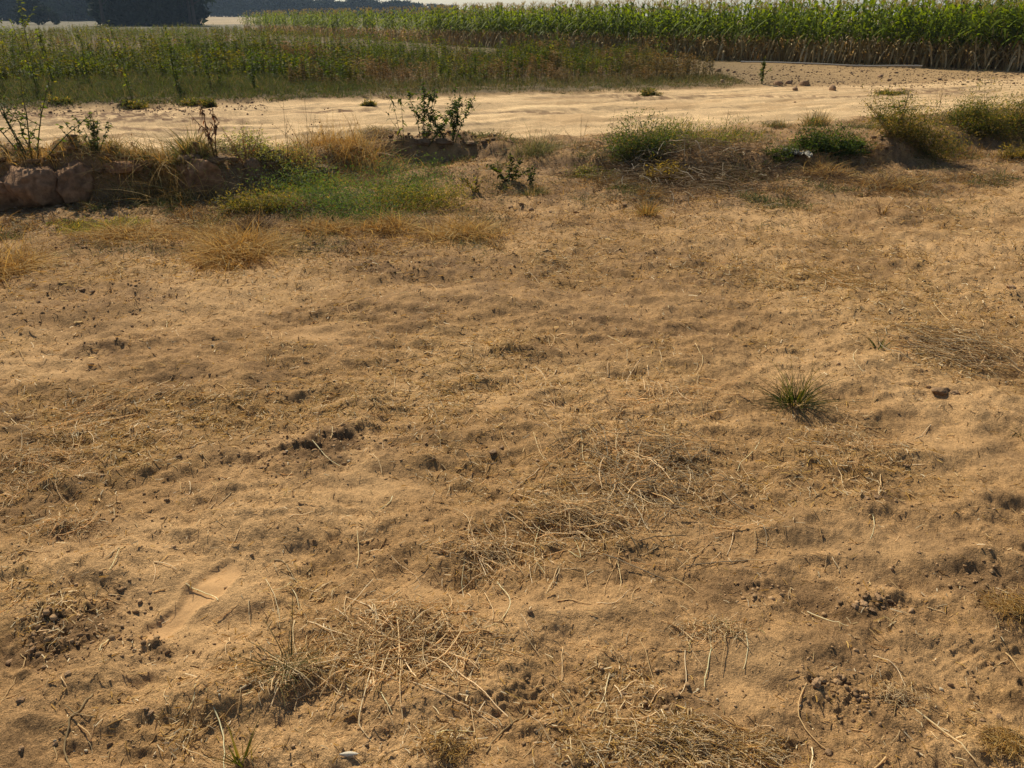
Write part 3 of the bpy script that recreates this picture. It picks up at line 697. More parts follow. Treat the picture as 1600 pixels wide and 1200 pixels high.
def tuft(name, x, y, label, cat, seed, n, hgt, width, cols, W=.004, flat=.0, upright=(.7, 1.5), mat='straw', blades_as_parts=False, group=None, base=None, heads=0, headc=(.3, .2, .08), depth=None, curl=.5, crook=0):
    """grass tuft or low tangled plant; sizes in metres"""
    rs = np.random.default_rng(seed); X, Y, Z = base or hitz(x, y)
    e = link(name, None, loc=(X, Y, Z), label=label, category=cat, group=group)
    dp = depth or width * .55
    px = rs.normal(0, .5, n) * width * .5; py = rs.normal(0, .5, n) * dp * .5
    pz = H(X + px, Y + py) - Z
    a = rs.uniform(0, 6.28, n) if width > .25 else np.arctan2(py, px) + rs.normal(0, .5, n)
    el = rs.uniform(*upright, n); D = np.stack([np.cos(a) * np.cos(el), np.sin(a) * np.cos(el), np.sin(el)], -1)
    r2 = (px / (width * .75)) ** 2 + (py / (dp * .75)) ** 2
    L = hgt * 1.25 * rs.uniform(.35, 1.2, n) * np.clip(1.1 - .5 * r2, .4, 1.1); ci = rs.integers(0, len(cols), n); C = np.array(cols)[ci] * rs.uniform(.7, 1.3, (n, 1))
    bend = np.stack([D[:, 0] * curl, D[:, 1] * curl, -curl * 1.1 * rs.uniform(.2, 1.5, n)], -1) + rs.normal(0, crook, (n, 3)) * np.array([1, 1, .4])
    P0 = np.stack([px, py, pz - .01], -1)
    up = np.stack([-D[:, 0] * D[:, 2] + rs.normal(0, .4, n), -D[:, 1] * D[:, 2] - .5, np.ones(n)], -1)
    if blades_as_parts:
        for i in range(n):
            b = MB(); b.add(*ribbons(P0[i], D[i], L[i], W * rs.uniform(.7, 1.3), bend[i], C[i], 5, 'blade', up=up[i:i + 1])); b.build('blade', M[mat], e)
    else:
        b = MB(); b.add(*ribbons(P0, D, L, W * 1.5 * rs.uniform(.6, 1.3, n), bend, C, 4, 'blade', up=up)); b.build('blades', M[mat], e, kind='stuff')
    if heads:
        k = rs.integers(0, n, heads); tip = P0[k] + (D[k] + bend[k]) * L[k][:, None]; b = MB(); V, F, _ = lump(1, .008, .008, .009, .1, seed)
        stamp(b, (V, [F], np.tile(headc, (len(V), 1))), tip, rs.uniform(0, 6, heads), rs.uniform(.6, 1.3, heads)); b.build('seed_heads', M[mat], e, kind='stuff')
    return e

GOLD = [(.52, .32, .09), (.60, .40, .13), (.40, .23, .06), (.56, .42, .20)]
ORANGE = [(.46, .27, .08), (.50, .33, .11), (.32, .18, .055), (.56, .41, .17)]
OLIVE = [(.13, .15, .05), (.20, .18, .07), (.10, .12, .045), (.30, .23, .10)]
GREEN = [(.07, .11, .035), (.09, .13, .045), (.055, .085, .03)]
BLUEG = [(.085, .13, .075), (.11, .16, .09), (.07, .105, .06), (.16, .19, .10)]
GREY = [(.25, .235, .165), (.33, .30, .21), (.17, .16, .10), (.14, .15, .09)]
BROWN = [(.20, .13, .07), (.28, .19, .10), (.15, .09, .05)]

# far tall weeds, each one distinguishable against the field
for i, (x, yb, yt, lab) in enumerate([
        (12, 150, 2, 'tallest seeding weed at the left edge reaching above the dark wood'), (62, 150, 24, 'tall leafy weed with a bent tip right of the tallest one at the left edge'),
        (88, 145, 60, 'weed with pale leaves growing behind the bent-tipped weed'), (210, 158, 60, 'leaning tall thin weed growing at the verge in the left field'),
        (140, 138, 62, 'slender dark-stemmed weed between the bent-tipped and the leaning weeds'), (280, 150, 68, 'bushy dark green weed standing alone in the middle of the left field'),
        (331, 146, 72, 'straight dark weed below the left end of the maize field'), (345, 143, 74, 'bare-stemmed leafy-topped weed right beside the straight dark weed'),
        (398, 148, 84, 'dark weed rising from the verge below the maize corner'), (1190, 134, 97, 'small lone green weed standing on the earth strip before the white pipe')]):
    X, Y = G(x, yb); Z = H1(X, Y)
    weed('tall_weed', x, yb, yt, lab, 'weed', 500 + i, nst=3 if i in (1, 5) else (2 if i != 9 else 3), nl=46, ll=.085 if i != 9 else .06, lw=.026, c=((.10, .13, .03), (.062, .090, .022))[i > 4], spread=.10, stemc=(.12, .14, .05), sw=.008,
         base=(X, Y, Z), branch=2, lean=(-.16 if i == 3 else (-.05 if i == 0 else 0)))

# ------------------------------------------------------------------ the earth bank on the near side of the road
def earth_clod(x, y, w, h, d, label, seed, base=None, rz=0, name='earth_block', group=None, mat='clod', sub=4, col=(.235, .155, .095), sink=.25, cat='earth block', rough=.16, lay=True, square=.8):
    if y > 280: w, h, d = w * 1.02, h * .98, d * 1.1
    V, F = ICO[sub]; V = V.copy()
    V = np.sign(V) * np.abs(V) ** square; V = facet(V, seed, 26, .72, 1.12); V[:, 2] = np.clip(V[:, 2], -.9, .82)
    q = fbm(V[:, 0] * 1.4 + seed + V[:, 2], V[:, 1] * 1.4 - V[:, 2] * 1.2 + seed * .37, 4, seed, .55)
    V *= (1 + rough * .35 * q)[:, None]; q3 = fbm(V[:, 0] * 6 + V[:, 2] * 5, V[:, 1] * 6 - V[:, 2] * 7, 3, seed + 9, .6); V *= (1 + .06 * q3)[:, None]
    crk = np.abs(perlin(V[:, 0] * 2.6 + seed, V[:, 2] * 1.3 + V[:, 1], seed + 11)); V[:, 1] += .16 * np.exp(-(crk / .035) ** 2) * (V[:, 1] < 0)
    if lay:
        V[:, 0] *= 1 + .035 * np.sign(np.sin(V[:, 2] * 9 + 2.4 * q + seed)); V[:, 1] *= 1 + .05 * np.sin(V[:, 2] * 13 + 3 * q + seed) * (np.abs(V[:, 2]) < .95)
    pit = np.abs(perlin(V[:, 0] * 7 + V[:, 2] * 5, V[:, 1] * 7 - V[:, 2] * 6, seed + 3)); V *= (1 + .06 * pit)[:, None]
    V = V * np.array([w / 2, d / 2, h / 2]); V[:, 2] += h / 2 - sink * h
    X, Y, Z = base or hitz(x, y)
    cc = np.array(col) * (1 + .25 * q[:, None]) * (1 + .15 * perlin(V[:, 0] * 20, V[:, 2] * 30, seed)[:, None])
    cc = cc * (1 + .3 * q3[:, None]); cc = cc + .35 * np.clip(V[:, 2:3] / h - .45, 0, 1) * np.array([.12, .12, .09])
    b = MB(); b.add(V, F, np.clip(cc, .03, .6)); o = b.build(name, M[mat], label=label, category=cat, group=group)
    o.location = (X, Y, Z); o.rotation_euler = (0, 0, rz); return o

def atb(x, y, back=0.0):
    X, Y = G(x, y); Y += back; return (X, Y, min(H1(X, Y - k) for k in (0, .2, .4, .6)) - .03)
EB = [(16, 318, .40, .36, .40, 'low pale brown earth block at the left edge of the bank'), (72, 316, .50, .45, .50, 'rounded slab-like earth block left of the curved crack'),
      (130, 313, .34, .44, .44, 'earth block right of the curved crack with a layered top'), (168, 306, .22, .28, .30, 'small crumbly earth block between the cracked pair and the grassy part'),
      (196, 304, .24, .30, .30, 'dark rounded earth block half hidden at the left end of the golden grass'), (196, 262, .32, .12, .28, 'flat-topped layered earth block behind the golden grass'),
      (322, 306, .40, .47, .44, 'big cracked earth block right of the golden grass'), (296, 262, .24, .10, .22, 'grey layered earth cap on the left of the big cracked block'),
      (338, 260, .22, .08, .20, 'grey layered earth cap on the right of the big cracked block'), (394, 262, .15, .26, .16, 'upright dark earth clod beside the dry brown spikes'),
      (375, 292, .20, .17, .2, 'lying dark earth clod under the upright one'), (500, 266, .30, .13, .26, 'dark root-bound earth lump below the golden grass stand'),
      (598, 250, .24, .15, .24, 'dark crumbling earth lump at the left end of the shaded ridge'), (690, 226, .30, .07, .2, 'thin dark crust of earth under the two leafy weeds'),
      (735, 226, .18, .06, .16, 'reddish brown clods at the right end of the shaded ridge'), (655, 224, .26, .09, .2, 'dark clod at the foot of the left leafy weed')]
for i, (x, y, w, h, d, lab) in enumerate(EB):
    earth_clod(x, y, w, h, d, lab, 700 + i * 3, base=atb(x, y, -.05) if y > 280 else hitz(x, y), rz=float(U(-.5, .5)), square=.74 if i in (1, 2, 6) else .8, col=(.29, .165, .088) if i < 7 else (.22, .145, .085), rough=.24, sink=.1 if y > 280 else .55)

# leafy weeds on the bank
weed('leafy_weed', 52, 262, 150, 'large leafy weed with thick slanting stems at the left end of the bank', 'weed', 601, nst=8, nl=34, ll=.040, lw=.016, spread=.75, branch=3, sw=.007, c=(.070, .105, .040), base=hitz(50, 252))
weed('leafy_weed', 150, 245, 186, 'small grey-green leafy weed on top of the layered earth block', 'weed', 602, nst=7, nl=40, ll=.035, lw=.014, spread=.45, branch=2, sw=.004, c=(.09, .12, .055))
weed('leafy_weed', 662, 226, 138, 'dark green leafy weed standing on the shaded ridge, the left one of two', 'weed', 603, nst=7, nl=44, ll=.042, lw=.015, spread=.6, branch=5, sw=.005, c=(.050, .085, .030))
weed('leafy_weed', 706, 226, 142, 'bushier dark green weed at the right on the shaded ridge, with wispy upper tips', 'weed', 604, nst=8, nl=60, ll=.038, lw=.014, spread=.6, branch=6, sw=.005, c=(.052, .088, .035))
weed('leafy_weed', 632, 228, 160, 'small leafy weed with drooping leaves left of the two dark green ones', 'weed', 605, nst=2, nl=22, ll=.05, lw=.018, spread=.2, branch=1, sw=.004, c=(.06, .09, .03), droop=.9)
weed('dead_weed', 338, 262, 176, 'dead weed with curled brown leaves hanging from a hooked top', 'dead weed', 606, nst=2, nl=18, ll=.042, lw=.018, spread=.25, branch=4, sw=.007, c=(.16, .09, .05), stemc=(.18, .10, .05), leafmat='dryleaf', droop=1.6, lean=-.18)
weed('dry_flower_spikes', 385, 258, 192, 'cluster of dry brown flower spikes right of the dead hooked weed', 'dead weed', 607, nst=11, nl=22, ll=.016, lw=.010, spread=.5, branch=1, sw=.003, c=(.22, .12, .06), stemc=(.30, .20, .10), leafmat='dryleaf')
weed('dead_weed', 208, 236, 205, 'little dead weed with one drooping brown leaf behind the flat-topped block', 'dead weed', 608, nst=2, nl=7, ll=.05, lw=.02, spread=.3, sw=.003, c=(.17, .10, .05), leafmat='dryleaf', droop=1.4)
weed('bare_twigs', 1398, 212, 148, 'bare branching dry twigs sticking out of the big shrub', 'dead weed', 609, nst=5, nl=0, spread=.7, branch=4, sw=.006, stemc=(.30, .23, .13))
for i, (x, y, t, lab) in enumerate([(448, 250, 168, 'tall thin dry stem with side twigs left of the golden grass stand'), (480, 248, 160, 'thin dry branching stem leaning right at the left of the golden grass stand'),
                                    (1010, 215, 176, 'thin dry stem with a curled tip above the low green shrub'), (1075, 205, 180, 'fine dry flowering stems on the crest behind the twig heap'),
                                    (1133, 206, 175, 'single thin stem standing right of the fine dry flowering stems'), (905, 232, 185, 'thin dry twig standing on the road edge in the middle'),
                                    (955, 222, 176, 'pair of thin dry twigs left of the low green shrub'), (1460, 190, 120, 'wispy tall stem on the crest before the right end of the road')]):
    weed('dry_weed', x, y, t, lab, 'dry weed', 620 + i, nst=2 + i % 2, nl=8, ll=.012, lw=.008, spread=.45, branch=3, sw=.0028, stemc=(.30, .22, .11), c=(.25, .19, .09), leafmat='dryleaf')
weed('leafy_weed', 795, 282, 246, 'low dark green weed with spreading leaves in the hollow right of the shaded ridge', 'weed', 640, nst=7, nl=34, ll=.045, lw=.018, c=(.065, .085, .03), width=.22, sw=.004, lowest=.05)
weed('leafy_weed', 828, 290, 262, 'small dark green weed right of the spreading one in the hollow', 'weed', 641, nst=5, nl=30, ll=.03, lw=.014, c=(.05, .075, .03), width=.08, sw=.003, lowest=.05)
weed('leafy_weed', 745, 300, 262, 'brownish withering weed left of the dark green weed in the hollow', 'weed', 642, nst=6, nl=22, ll=.035, lw=.014, c=(.12, .11, .045), width=.15, sw=.003)
weed('young_weed', 77, 352, 342, 'tiny green seedling on the pale cracked soil before the earth blocks', 'weed', 643, nst=2, nl=10, ll=.03, lw=.012, c=(.06, .10, .03), width=.02, sw=.002)

# shrubby mounds: low dense plants
def shrub(x, y, wpx, hpx, label, seed, c, n=1500, ll=.030, lw=.008, twig=(.17, .13, .07), name='low_shrub', cat='shrub', dfrac=.6, dry=0.0, droop=.2, flowers=0):
    if seed < 667: wpx *= 1.32; hpx *= 1.0; n = int(n * 1.35)
    rs = np.random.default_rng(seed); X, Y, Z = hitz(x, y); dep = Y * CP + (CAMH - Z) * SP
    w = wpx / FPX * dep / 2; hg = hpx / FPX * dep / CP * 1.0; d = w * dfrac
    e = link(name, None, loc=(X, Y + d * .5, Z), label=label, category=cat); Y0 = Y + d * .5
    k = 26; a = rs.uniform(0, 6.28, k); q = rs.uniform(.1, 1, k) ** .5
    ex = np.cos(a) * q * w; ey = np.sin(a) * q * d; bz = H(X + ex * .6, Y0 + ey * .6) - Z
    tb = MB(); t = np.linspace(0, 1, 4)[None]
    ez = hg * (1 - .6 * q ** 2) * rs.uniform(.3, 1.15, k); ex = ex * rs.uniform(.7, 1.25, k)
    P = np.stack([ex[:, None] * (.5 + .5 * t), ey[:, None] * (.5 + .5 * t), bz[:, None] - .02 + ez[:, None] * t ** .9], -1); tb.add(*tubes(P, .0022, .001, np.array(twig) * .6, 4)); tb.build('twigs', M['straw'], e, kind='stuff')
    n = int(n * 2.2); i = rs.integers(0, k, n); f = rs.uniform(.08, 1.0, n)[:, None]
    pc = P[i, 0] * (1 - f) + P[i, -1] * f + rs.normal(0, 1, (n, 3)) * np.array([w * .17, d * .17, hg * .12])
    gz = H(X + pc[:, 0], Y0 + pc[:, 1]) - Z; pc[:, 2] = np.maximum(pc[:, 2], gz + .004)
    aa = rs.uniform(0, 6.28, n); el = rs.uniform(-.1, 1.3, n); D = np.stack([np.cos(aa) * np.cos(el), np.sin(aa) * np.cos(el), np.sin(el)], -1)
    cm = np.array(c) * rs.uniform(.6, 1.4, (n, 1)); isdry = rs.uniform(size=n) < dry + .25 * (rs.uniform(size=n) < .1); cm[isdry] = np.array((.26, .19, .09)) * rs.uniform(.6, 1.3, (isdry.sum(), 1))
    b = MB(); b.add(*diamonds(pc, D, ll * 1.1 * rs.uniform(.6, 1.5, n), lw * 1.2 * rs.uniform(.6, 1.3, n), np.stack([0 * aa, 0 * aa, -droop + 0 * aa], -1), cm)); b.build('foliage', M['leaf'], e, kind='stuff')
    if flowers:
        j = rs.integers(0, n, flowers)
        for q in range(0, flowers):
            b = MB(); s = .011; aa = np.arange(5) * 1.2566; D5 = np.stack([np.cos(aa), np.sin(aa), .35 + 0 * aa], -1)
            b.add(*ribbons(np.tile(pc[j[q]] + np.array([0, 0, .02]), (5, 1)), D5, s, s * .8, 0.0, (.62, .52, .08), 1, 'leaf', up=(0, 0, 1.0))); b.build('flower', M['leaf'], e)
    return e
shrub(560, 342, 290, 74, 'wide low blue-green shrub dotted with tiny yellow flowers before the bank', 650, (.068, .118, .062), 5200, .028, .0045, flowers=16, dfrac=.75)
shrub(640, 330, 150, 50, 'olive edge of low growth on the right of the blue-green shrub', 651, (.12, .13, .05), 1800, .028, .005, dry=.35)
shrub(400, 335, 110, 42, 'dull olive low shrub left of the blue-green one', 652, (.13, .13, .055), 1700, .030, .005, dry=.3)
shrub(1005, 250, 110, 62, 'deep green low shrub on the crest left of the twig heap', 653, (.062, .095, .045), 2300, .035, .007, dry=.08)
shrub(1095, 232, 170, 42, 'lighter green grassy shrub behind the twig heap', 654, (.095, .12, .05), 2300, .045, .006, dry=.2, droop=.0)
shrub(1290, 240, 80, 42, 'compact dark green shrub right of the pale plastic scrap', 655, (.052, .082, .038), 1700, .035, .009)
shrub(1335, 244, 46, 22, 'small dark green clump at the right foot of the compact shrub', 656, (.05, .08, .036), 600, .03, .009)
shrub(1427, 245, 115, 72, 'rounded olive shrub with bare twigs rising from its left side', 657, (.085, .10, .045), 3000, .035, .007, dry=.42)
shrub(1560, 220, 130, 62, 'wide olive-green shrub touching the right edge of the picture', 658, (.085, .105, .045), 3600, .040, .007, dry=.35)
shrub(1512, 202, 60, 38, 'green shrub between the twiggy one and the wide one at the right edge', 659, (.07, .095, .04), 1500, .035, .007, dry=.12)
shrub(1600, 250, 50, 26, 'low dry shrub below the wide one at the right edge', 660, (.11, .10, .05), 700, .035, .006, dry=.5)
shrub(435, 275, 130, 34, 'low silvery grey-green plant on the slope right of the upright dark clod', 661, (.20, .215, .15), 2000, .022, .008, dry=.1)
shrub(145, 360, 130, 12, 'flat grey-green mat of dried weed on the pale soil at the left', 662, (.16, .165, .11), 1500, .03, .004, dry=.3)
shrub(470, 300, 120, 22, 'thin grey-green matted weed above the blue-green shrub', 663, (.15, .16, .09), 1200, .03, .005, dry=.3)
shrub(930, 280, 70, 20, 'small grey-green plant in the hollow left of the twig heap', 664, (.10, .12, .06), 700, .03, .006, dry=.2)
shrub(1220, 252, 46, 22, 'dark green plant growing around the pale plastic scrap', 665, (.06, .085, .045), 600, .03, .009)
shrub(1045, 290, 60, 40, 'dark brown withered weed in the middle of the twig heap', 666, (.12, .09, .045), 900, .035, .006, dry=.6)
shrub(1560, 104, 110, 12, 'bright green low grass clump at the right foot of the maize', 667, (.07, .13, .03), 1500, .16, .02, droop=.1)
for i, (x, y, w, h, lab) in enumerate([(205, 172, 50, 14, 'small dark weed on the far left edge of the road'), (325, 168, 26, 12, 'little green clump on the far verge left of the middle'), (575, 166, 24, 8, 'tiny weed on the pale road near its far edge'),
                                       (1015, 150, 34, 12, 'small olive weed on the sandy hump jutting into the road'), (1395, 148, 60, 8, 'flat dark weed on the far side of the road at the right'), (90, 162, 40, 12, 'dark weed clump at the far verge on the left'), (300, 166, 40, 10, 'faint grass clump beside the road at the far left verge')]):
    shrub(x, y, w, h, lab, 670 + i, (.07, .085, .04), 420, .06, .012, dry=.25)

# grass and dry tufts
tuft('golden_grass', 545, 246, 'tall golden dry grass stand on the bank left of the leafy weeds', 'dry grass', 680, 1100, .36, .95, GOLD, .0035, heads=70, headc=(.25, .14, .06), depth=.5)
tuft('golden_grass', 470, 256, 'sparser golden grass at the left end of the tall stand', 'dry grass', 681, 420, .27, .6, GOLD + OLIVE[:1], .0035, heads=30, depth=.4)
tuft('golden_grass', 265, 296, 'dense yellow-green and golden grass hanging over the bank between the earth blocks', 'dry grass', 682, 1700, .30, .85, GOLD + ORANGE + OLIVE, .004, depth=.55, curl=.9)
tuft('golden_grass', 240, 262, 'golden grass along the top of the bank between the earth blocks', 'dry grass', 683, 600, .20, .75, GOLD + OLIVE, .004, depth=.4, heads=10)
tuft('yellow_grass', 305, 262, 'brighter yellow-green grass beside the grey layered cap', 'grass', 684, 420, .26, .25, [(.22, .22, .06), (.28, .25, .08), (.16, .18, .05)], .004)
tuft('golden_grass', 70, 255, 'fringe of short golden grass around the thick-stemmed weed', 'dry grass', 685, 700, .17, .95, GOLD, .0035, depth=.35)
tuft('golden_grass', 175, 258, 'thin golden grass behind the cracked earth blocks', 'dry grass', 686, 350, .2, .4, GOLD + OLIVE[:2], .0035, depth=.3)
tuft('golden_grass', 590, 268, 'olive and gold grass on the slope under the tall golden stand', 'dry grass', 687, 900, .22, .7, GOLD[:2] + OLIVE, .0035, depth=.6, curl=.8)
tuft('green_grass', 838, 240, 'airy green grass tuft standing alone at the road edge', 'grass', 688, 420, .30, .5, [(.16, .18, .06), (.22, .21, .08), (.30, .24, .11)], .0035, depth=.3, heads=10)
tuft('orange_grass', 215, 372, 'orange dry grass patch lying before the bank at the left', 'dry grass', 689, 2210, 0.150, .75, ORANGE, .004, depth=.45, curl=.9, crook=.5, upright=(.2, 1.3))
tuft('orange_grass', 372, 395, 'taller orange dry grass clump left of the blue-green shrub', 'dry grass', 690, 2550, 0.213, .5, ORANGE + GOLD, .004, depth=.6, curl=.6, crook=.4, upright=(.3, 1.4))
tuft('orange_grass', 330, 362, 'low orange grass joining the two orange clumps', 'dry grass', 691, 850, 0.125, .5, ORANGE, .004, depth=.35, curl=.9, crook=.5, upright=(.2, 1.3))
tuft('orange_grass', 10, 425, 'orange-gold grass clump at the left edge of the picture', 'dry grass', 692, 1530, 0.213, .35, ORANGE + GOLD, .004, depth=.5, curl=.6, crook=.4, upright=(.3, 1.4))
tuft('orange_grass', 510, 365, 'orange grass fringe at the lower left of the blue-green shrub', 'dry grass', 693, 1020, 0.125, .4, ORANGE, .004, depth=.25, crook=.5, upright=(.2, 1.3))
tuft('orange_grass', 605, 358, 'orange grass fringe under the middle of the blue-green shrub', 'dry grass', 694, 1020, 0.163, .35, ORANGE, .004, depth=.3, crook=.4, upright=(.3, 1.4))
tuft('orange_grass', 720, 366, 'orange dry grass patch right below the blue-green shrub', 'dry grass', 695, 1870, 0.150, .55, ORANGE + GOLD, .004, depth=.45, crook=.5, upright=(.2, 1.3))
tuft('golden_grass', 1012, 336, 'small upright golden grass tuft alone before the twig heap', 'dry grass', 696, 260, .15, .12, GOLD[:3] + OLIVE[1:2], .0035, depth=.1)
tuft('golden_grass', 1013, 305, 'looser golden tuft just behind the small upright one', 'dry grass', 697, 160, .10, .16, GOLD[:3], .0035)
tuft('orange_grass', 1395, 290, 'low orange-brown grass patch before the twiggy shrub', 'dry grass', 698, 1190, 0.163, .6, ORANGE + BROWN, .004, depth=.4, crook=.5, upright=(.2, 1.3))
tuft('orange_grass', 1290, 272, 'brown-gold grass patch right of the pale plastic scrap', 'dry grass', 699, 1020, 0.188, .4, ORANGE + BROWN, .004, depth=.4, crook=.4, upright=(.3, 1.4))
tuft('golden_grass', 1275, 196, 'olive-gold grass tuft on the crest above the compact shrub', 'dry grass', 700, 500, .26, .35, GOLD[:2] + OLIVE, .004, depth=.25)
tuft('golden_grass', 1215, 200, 'short olive grass on the crest left of the olive-gold tuft', 'dry grass', 701, 300, .15, .4, GOLD[:1] + OLIVE, .004, depth=.25)
tuft('green_grass', 1350, 200, 'thin green grass along the crest between the tuft and the twiggy shrub', 'grass', 702, 400, .14, .8, OLIVE, .004, depth=.3)
tuft('green_grass', 1500, 190, 'green-gold grass in front of the road on the right crest', 'grass', 703, 500, .25, .9, OLIVE + GOLD[:1], .004, depth=.35)
tuft('dry_tuft', 1378, 335, 'thin upright dry sprig on the open ground right of centre', 'dry grass', 704, 45, .15, .05, BROWN + GOLD[:1], .003)
tuft('dry_tuft', 778, 390, 'thin upright dry sprig on the open ground in the middle', 'dry grass', 705, 40, .13, .05, BROWN + GOLD[:1], .003)
tuft('dry_tuft', 1500, 240, 'reddish dry grass patch between the shrubs at the right', 'dry grass', 706, 500, .15, .8, ORANGE[:3] + BROWN, .0035, depth=.4)
tuft('yellow_grass', 835, 305, 'yellow-green tuft right of the hollow', 'grass', 707, 300, .11, .22, OLIVE + ORANGE[:1], .0035)
tuft('dark_litter', 395, 350, 'dark brown tangled hollow of dead stems at the left of the blue-green shrub', 'dead stems', 708, 500, .12, .3, [(.10, .06, .03), (.16, .10, .05)], .004, crook=.6, upright=(.1, 1.2))
# the single grass tufts on the open soil
tuft('grass_tuft', 1243, 632, 'dark green grass tuft alone on the open sandy soil at the right', 'grass tuft', 710, 210, .165, .10, [(.035, .055, .022), (.05, .07, .03), (.028, .04, .018), (.10, .095, .045), (.22, .17, .08)], .0033, blades_as_parts=True, mat='leaf', curl=.32, upright=(.35, 1.5), crook=.30)
tuft('grass_tuft', 1372, 545, 'small sparse green grass tuft beside the pale straw bundle', 'grass tuft', 711, 26, .085, .04, [(.09, .11, .05), (.06, .08, .035)], .0035, blades_as_parts=True, mat='leaf', curl=.2)
tuft('grass_tuft', 378, 1192, 'narrow green and straw-coloured tuft at the bottom edge left of centre', 'grass tuft', 712, 26, .085, .03, [(.06, .07, .03), (.35, .27, .13), (.09, .09, .04)], .003, blades_as_parts=True, mat='leaf', curl=.12, upright=(1.0, 1.5))
tuft('grass_tuft', 1340, 735, 'short reddish brown stubble tuft below the green tuft', 'grass tuft', 713, 22, .06, .06, [(.22, .13, .06), (.35, .24, .11)], .003, blades_as_parts=True, curl=.15)
tuft('grass_tuft', 450, 1040, 'olive flattened tuft at the left end of the lower straw tangle', 'grass tuft', 714, 70, .10, .08, [(.14, .12, .05), (.30, .22, .10), (.09, .08, .035)], .003, blades_as_parts=True, curl=.5, upright=(.1, 1.1), crook=.3)
tuft('grass_tuft', 1598, 680, 'tip of a small green tuft cut by the right edge', 'grass tuft', 715, 20, .06, .03, [(.06, .09, .03)], .003, blades_as_parts=True, mat='leaf')

# matted low growth and litter along the foot of the bank
MAT = [(500, 252, 220, 12, .9), (900, 255, 140, 14, .5), (1180, 238, 140, 14, .8), (1560, 235, 110, 20, .9), (1420, 240, 170, 14, .8), (1060, 250, 150, 20, .9), (200, 300, 180, 14, .6), (560, 345, 270, 40, 1.0), (350, 335, 170, 24, .9), (250, 372, 210, 18, .8), (700, 350, 110, 26, .9), (410, 388, 160, 18, .8), (120, 348, 100, 10, .6), (60, 400, 120, 16, .5), (560, 385, 240, 12, .5), (430, 290, 140, 22, .9), (620, 285, 120, 18, .6),
       (1060, 285, 170, 34, .9), (1400, 275, 220, 26, .8), (1290, 262, 90, 24, .8), (1000, 325, 110, 16, .5), (1250, 305, 180, 18, .6), (1480, 330, 180, 16, .5), (880, 300, 90, 16, .6), (1500, 245, 140, 18, .8), (740, 285, 70, 14, .5), (1350, 225, 260, 10, .6), (1100, 350, 250, 12, .4), (1500, 400, 160, 16, .4)]
def mats():
    n = 190000; r = np.exp(U(math.log(3.8), math.log(14), n)); a = U(-.66, .66, n); X, Y = r * np.sin(a), r * np.cos(a); d = blobs(X, Y, MAT, 1.3) * (.55 + .8 * fbm(X * 3, Y * 3, 3, 400))
    ok = U(0, 1, n) < d * 1.1; X, Y, r = X[ok], Y[ok], r[ok]; h, m = fields(X, Y); k = m['road'] < .4; X, Y, r, h = X[k], Y[k], r[k], h[k]; n = len(X)
    a = U(0, 6.28, n); el = U(-.1, 1.25, n); D = np.stack([np.cos(a) * np.cos(el), np.sin(a) * np.cos(el), np.sin(el)], -1); t = fbm(X * 1.7, Y * 1.7, 3, 410)
    pal = [np.array(GREY + OLIVE), np.array(ORANGE + BROWN + GOLD[:1]), np.array(BROWN + [(.13, .085, .045), (.24, .17, .09)])]
    C = np.where((t > .12)[:, None], pal[0][RNG.integers(0, 8, n)], np.where((t < -.15)[:, None], pal[1][RNG.integers(0, 8, n)], pal[2][RNG.integers(0, 5, n)])) * U(.6, 1.2, (n, 1))
    b = MB(); b.add(*ribbons(np.stack([X, Y, h], -1), D, U(.025, .11, n), U(.002, .005, n), np.stack([RNG.normal(0, .45, n), RNG.normal(0, .45, n), RNG.normal(-.3, .25, n)], -1), C, 3, 'blade'))
    b.build('matted_dry_weeds', M['straw'], kind='stuff', label='matted low dry weeds and litter along the foot of the bank', category='dry weeds')
mats()
def bank_scrub():
    n = 60000; r = np.exp(U(math.log(5.5), math.log(16), n)); a = U(-.66, .66, n); X, Y = r * np.sin(a), r * np.cos(a); h, m = fields(X, Y)
    cl = fbm(X * 1.5, Y * 1.5, 3, 430) + .35 * fbm(X * 6, Y * 6, 2, 431); ok = (U(0, 1, n) < m['band'] * sst(-.10, .40, cl) * 1.1)
    X, Y, h, cl = X[ok], Y[ok], h[ok], cl[ok]; n = len(X); kk = 4; P = np.repeat(np.stack([X, Y, h - .01], -1), kk, 0) + np.stack([RNG.normal(0, .03, n * kk), RNG.normal(0, .03, n * kk), 0 * U(0, 1, n * kk)], -1)
    a = U(0, 6.28, n * kk); el = U(.35, 1.5, n * kk); D = np.stack([np.cos(a) * np.cos(el), np.sin(a) * np.cos(el), np.sin(el)], -1); t = np.repeat(fbm(X * 1.1 + 7, Y * 1.1, 3, 440), kk)
    pal = np.array(OLIVE + GREEN[:2] + BROWN + [(.33, .19, .06), (.38, .26, .10), (.28, .17, .06)] + GREY[:2]); k1 = RNG.integers(0, 7, n * kk); k2 = RNG.integers(6, len(pal), n * kk)
    C = np.where((t > .02)[:, None], pal[k1], pal[k2]) * U(.6, 1.2, (n * kk, 1)); L = np.repeat(.06 + .16 * np.clip(cl, 0, .8), kk) * U(.4, 1.2, n * kk)
    b = MB(); b.add(*diamonds(P, D, L, U(.004, .008, n * kk), np.stack([D[:, 0] * .5, D[:, 1] * .5, -.4 + 0 * a], -1), C))
    b.build('bank_scrub', M['straw'], kind='stuff', label='ragged low dry and green weeds covering the earth bank beside the road', category='weeds')
bank_scrub()

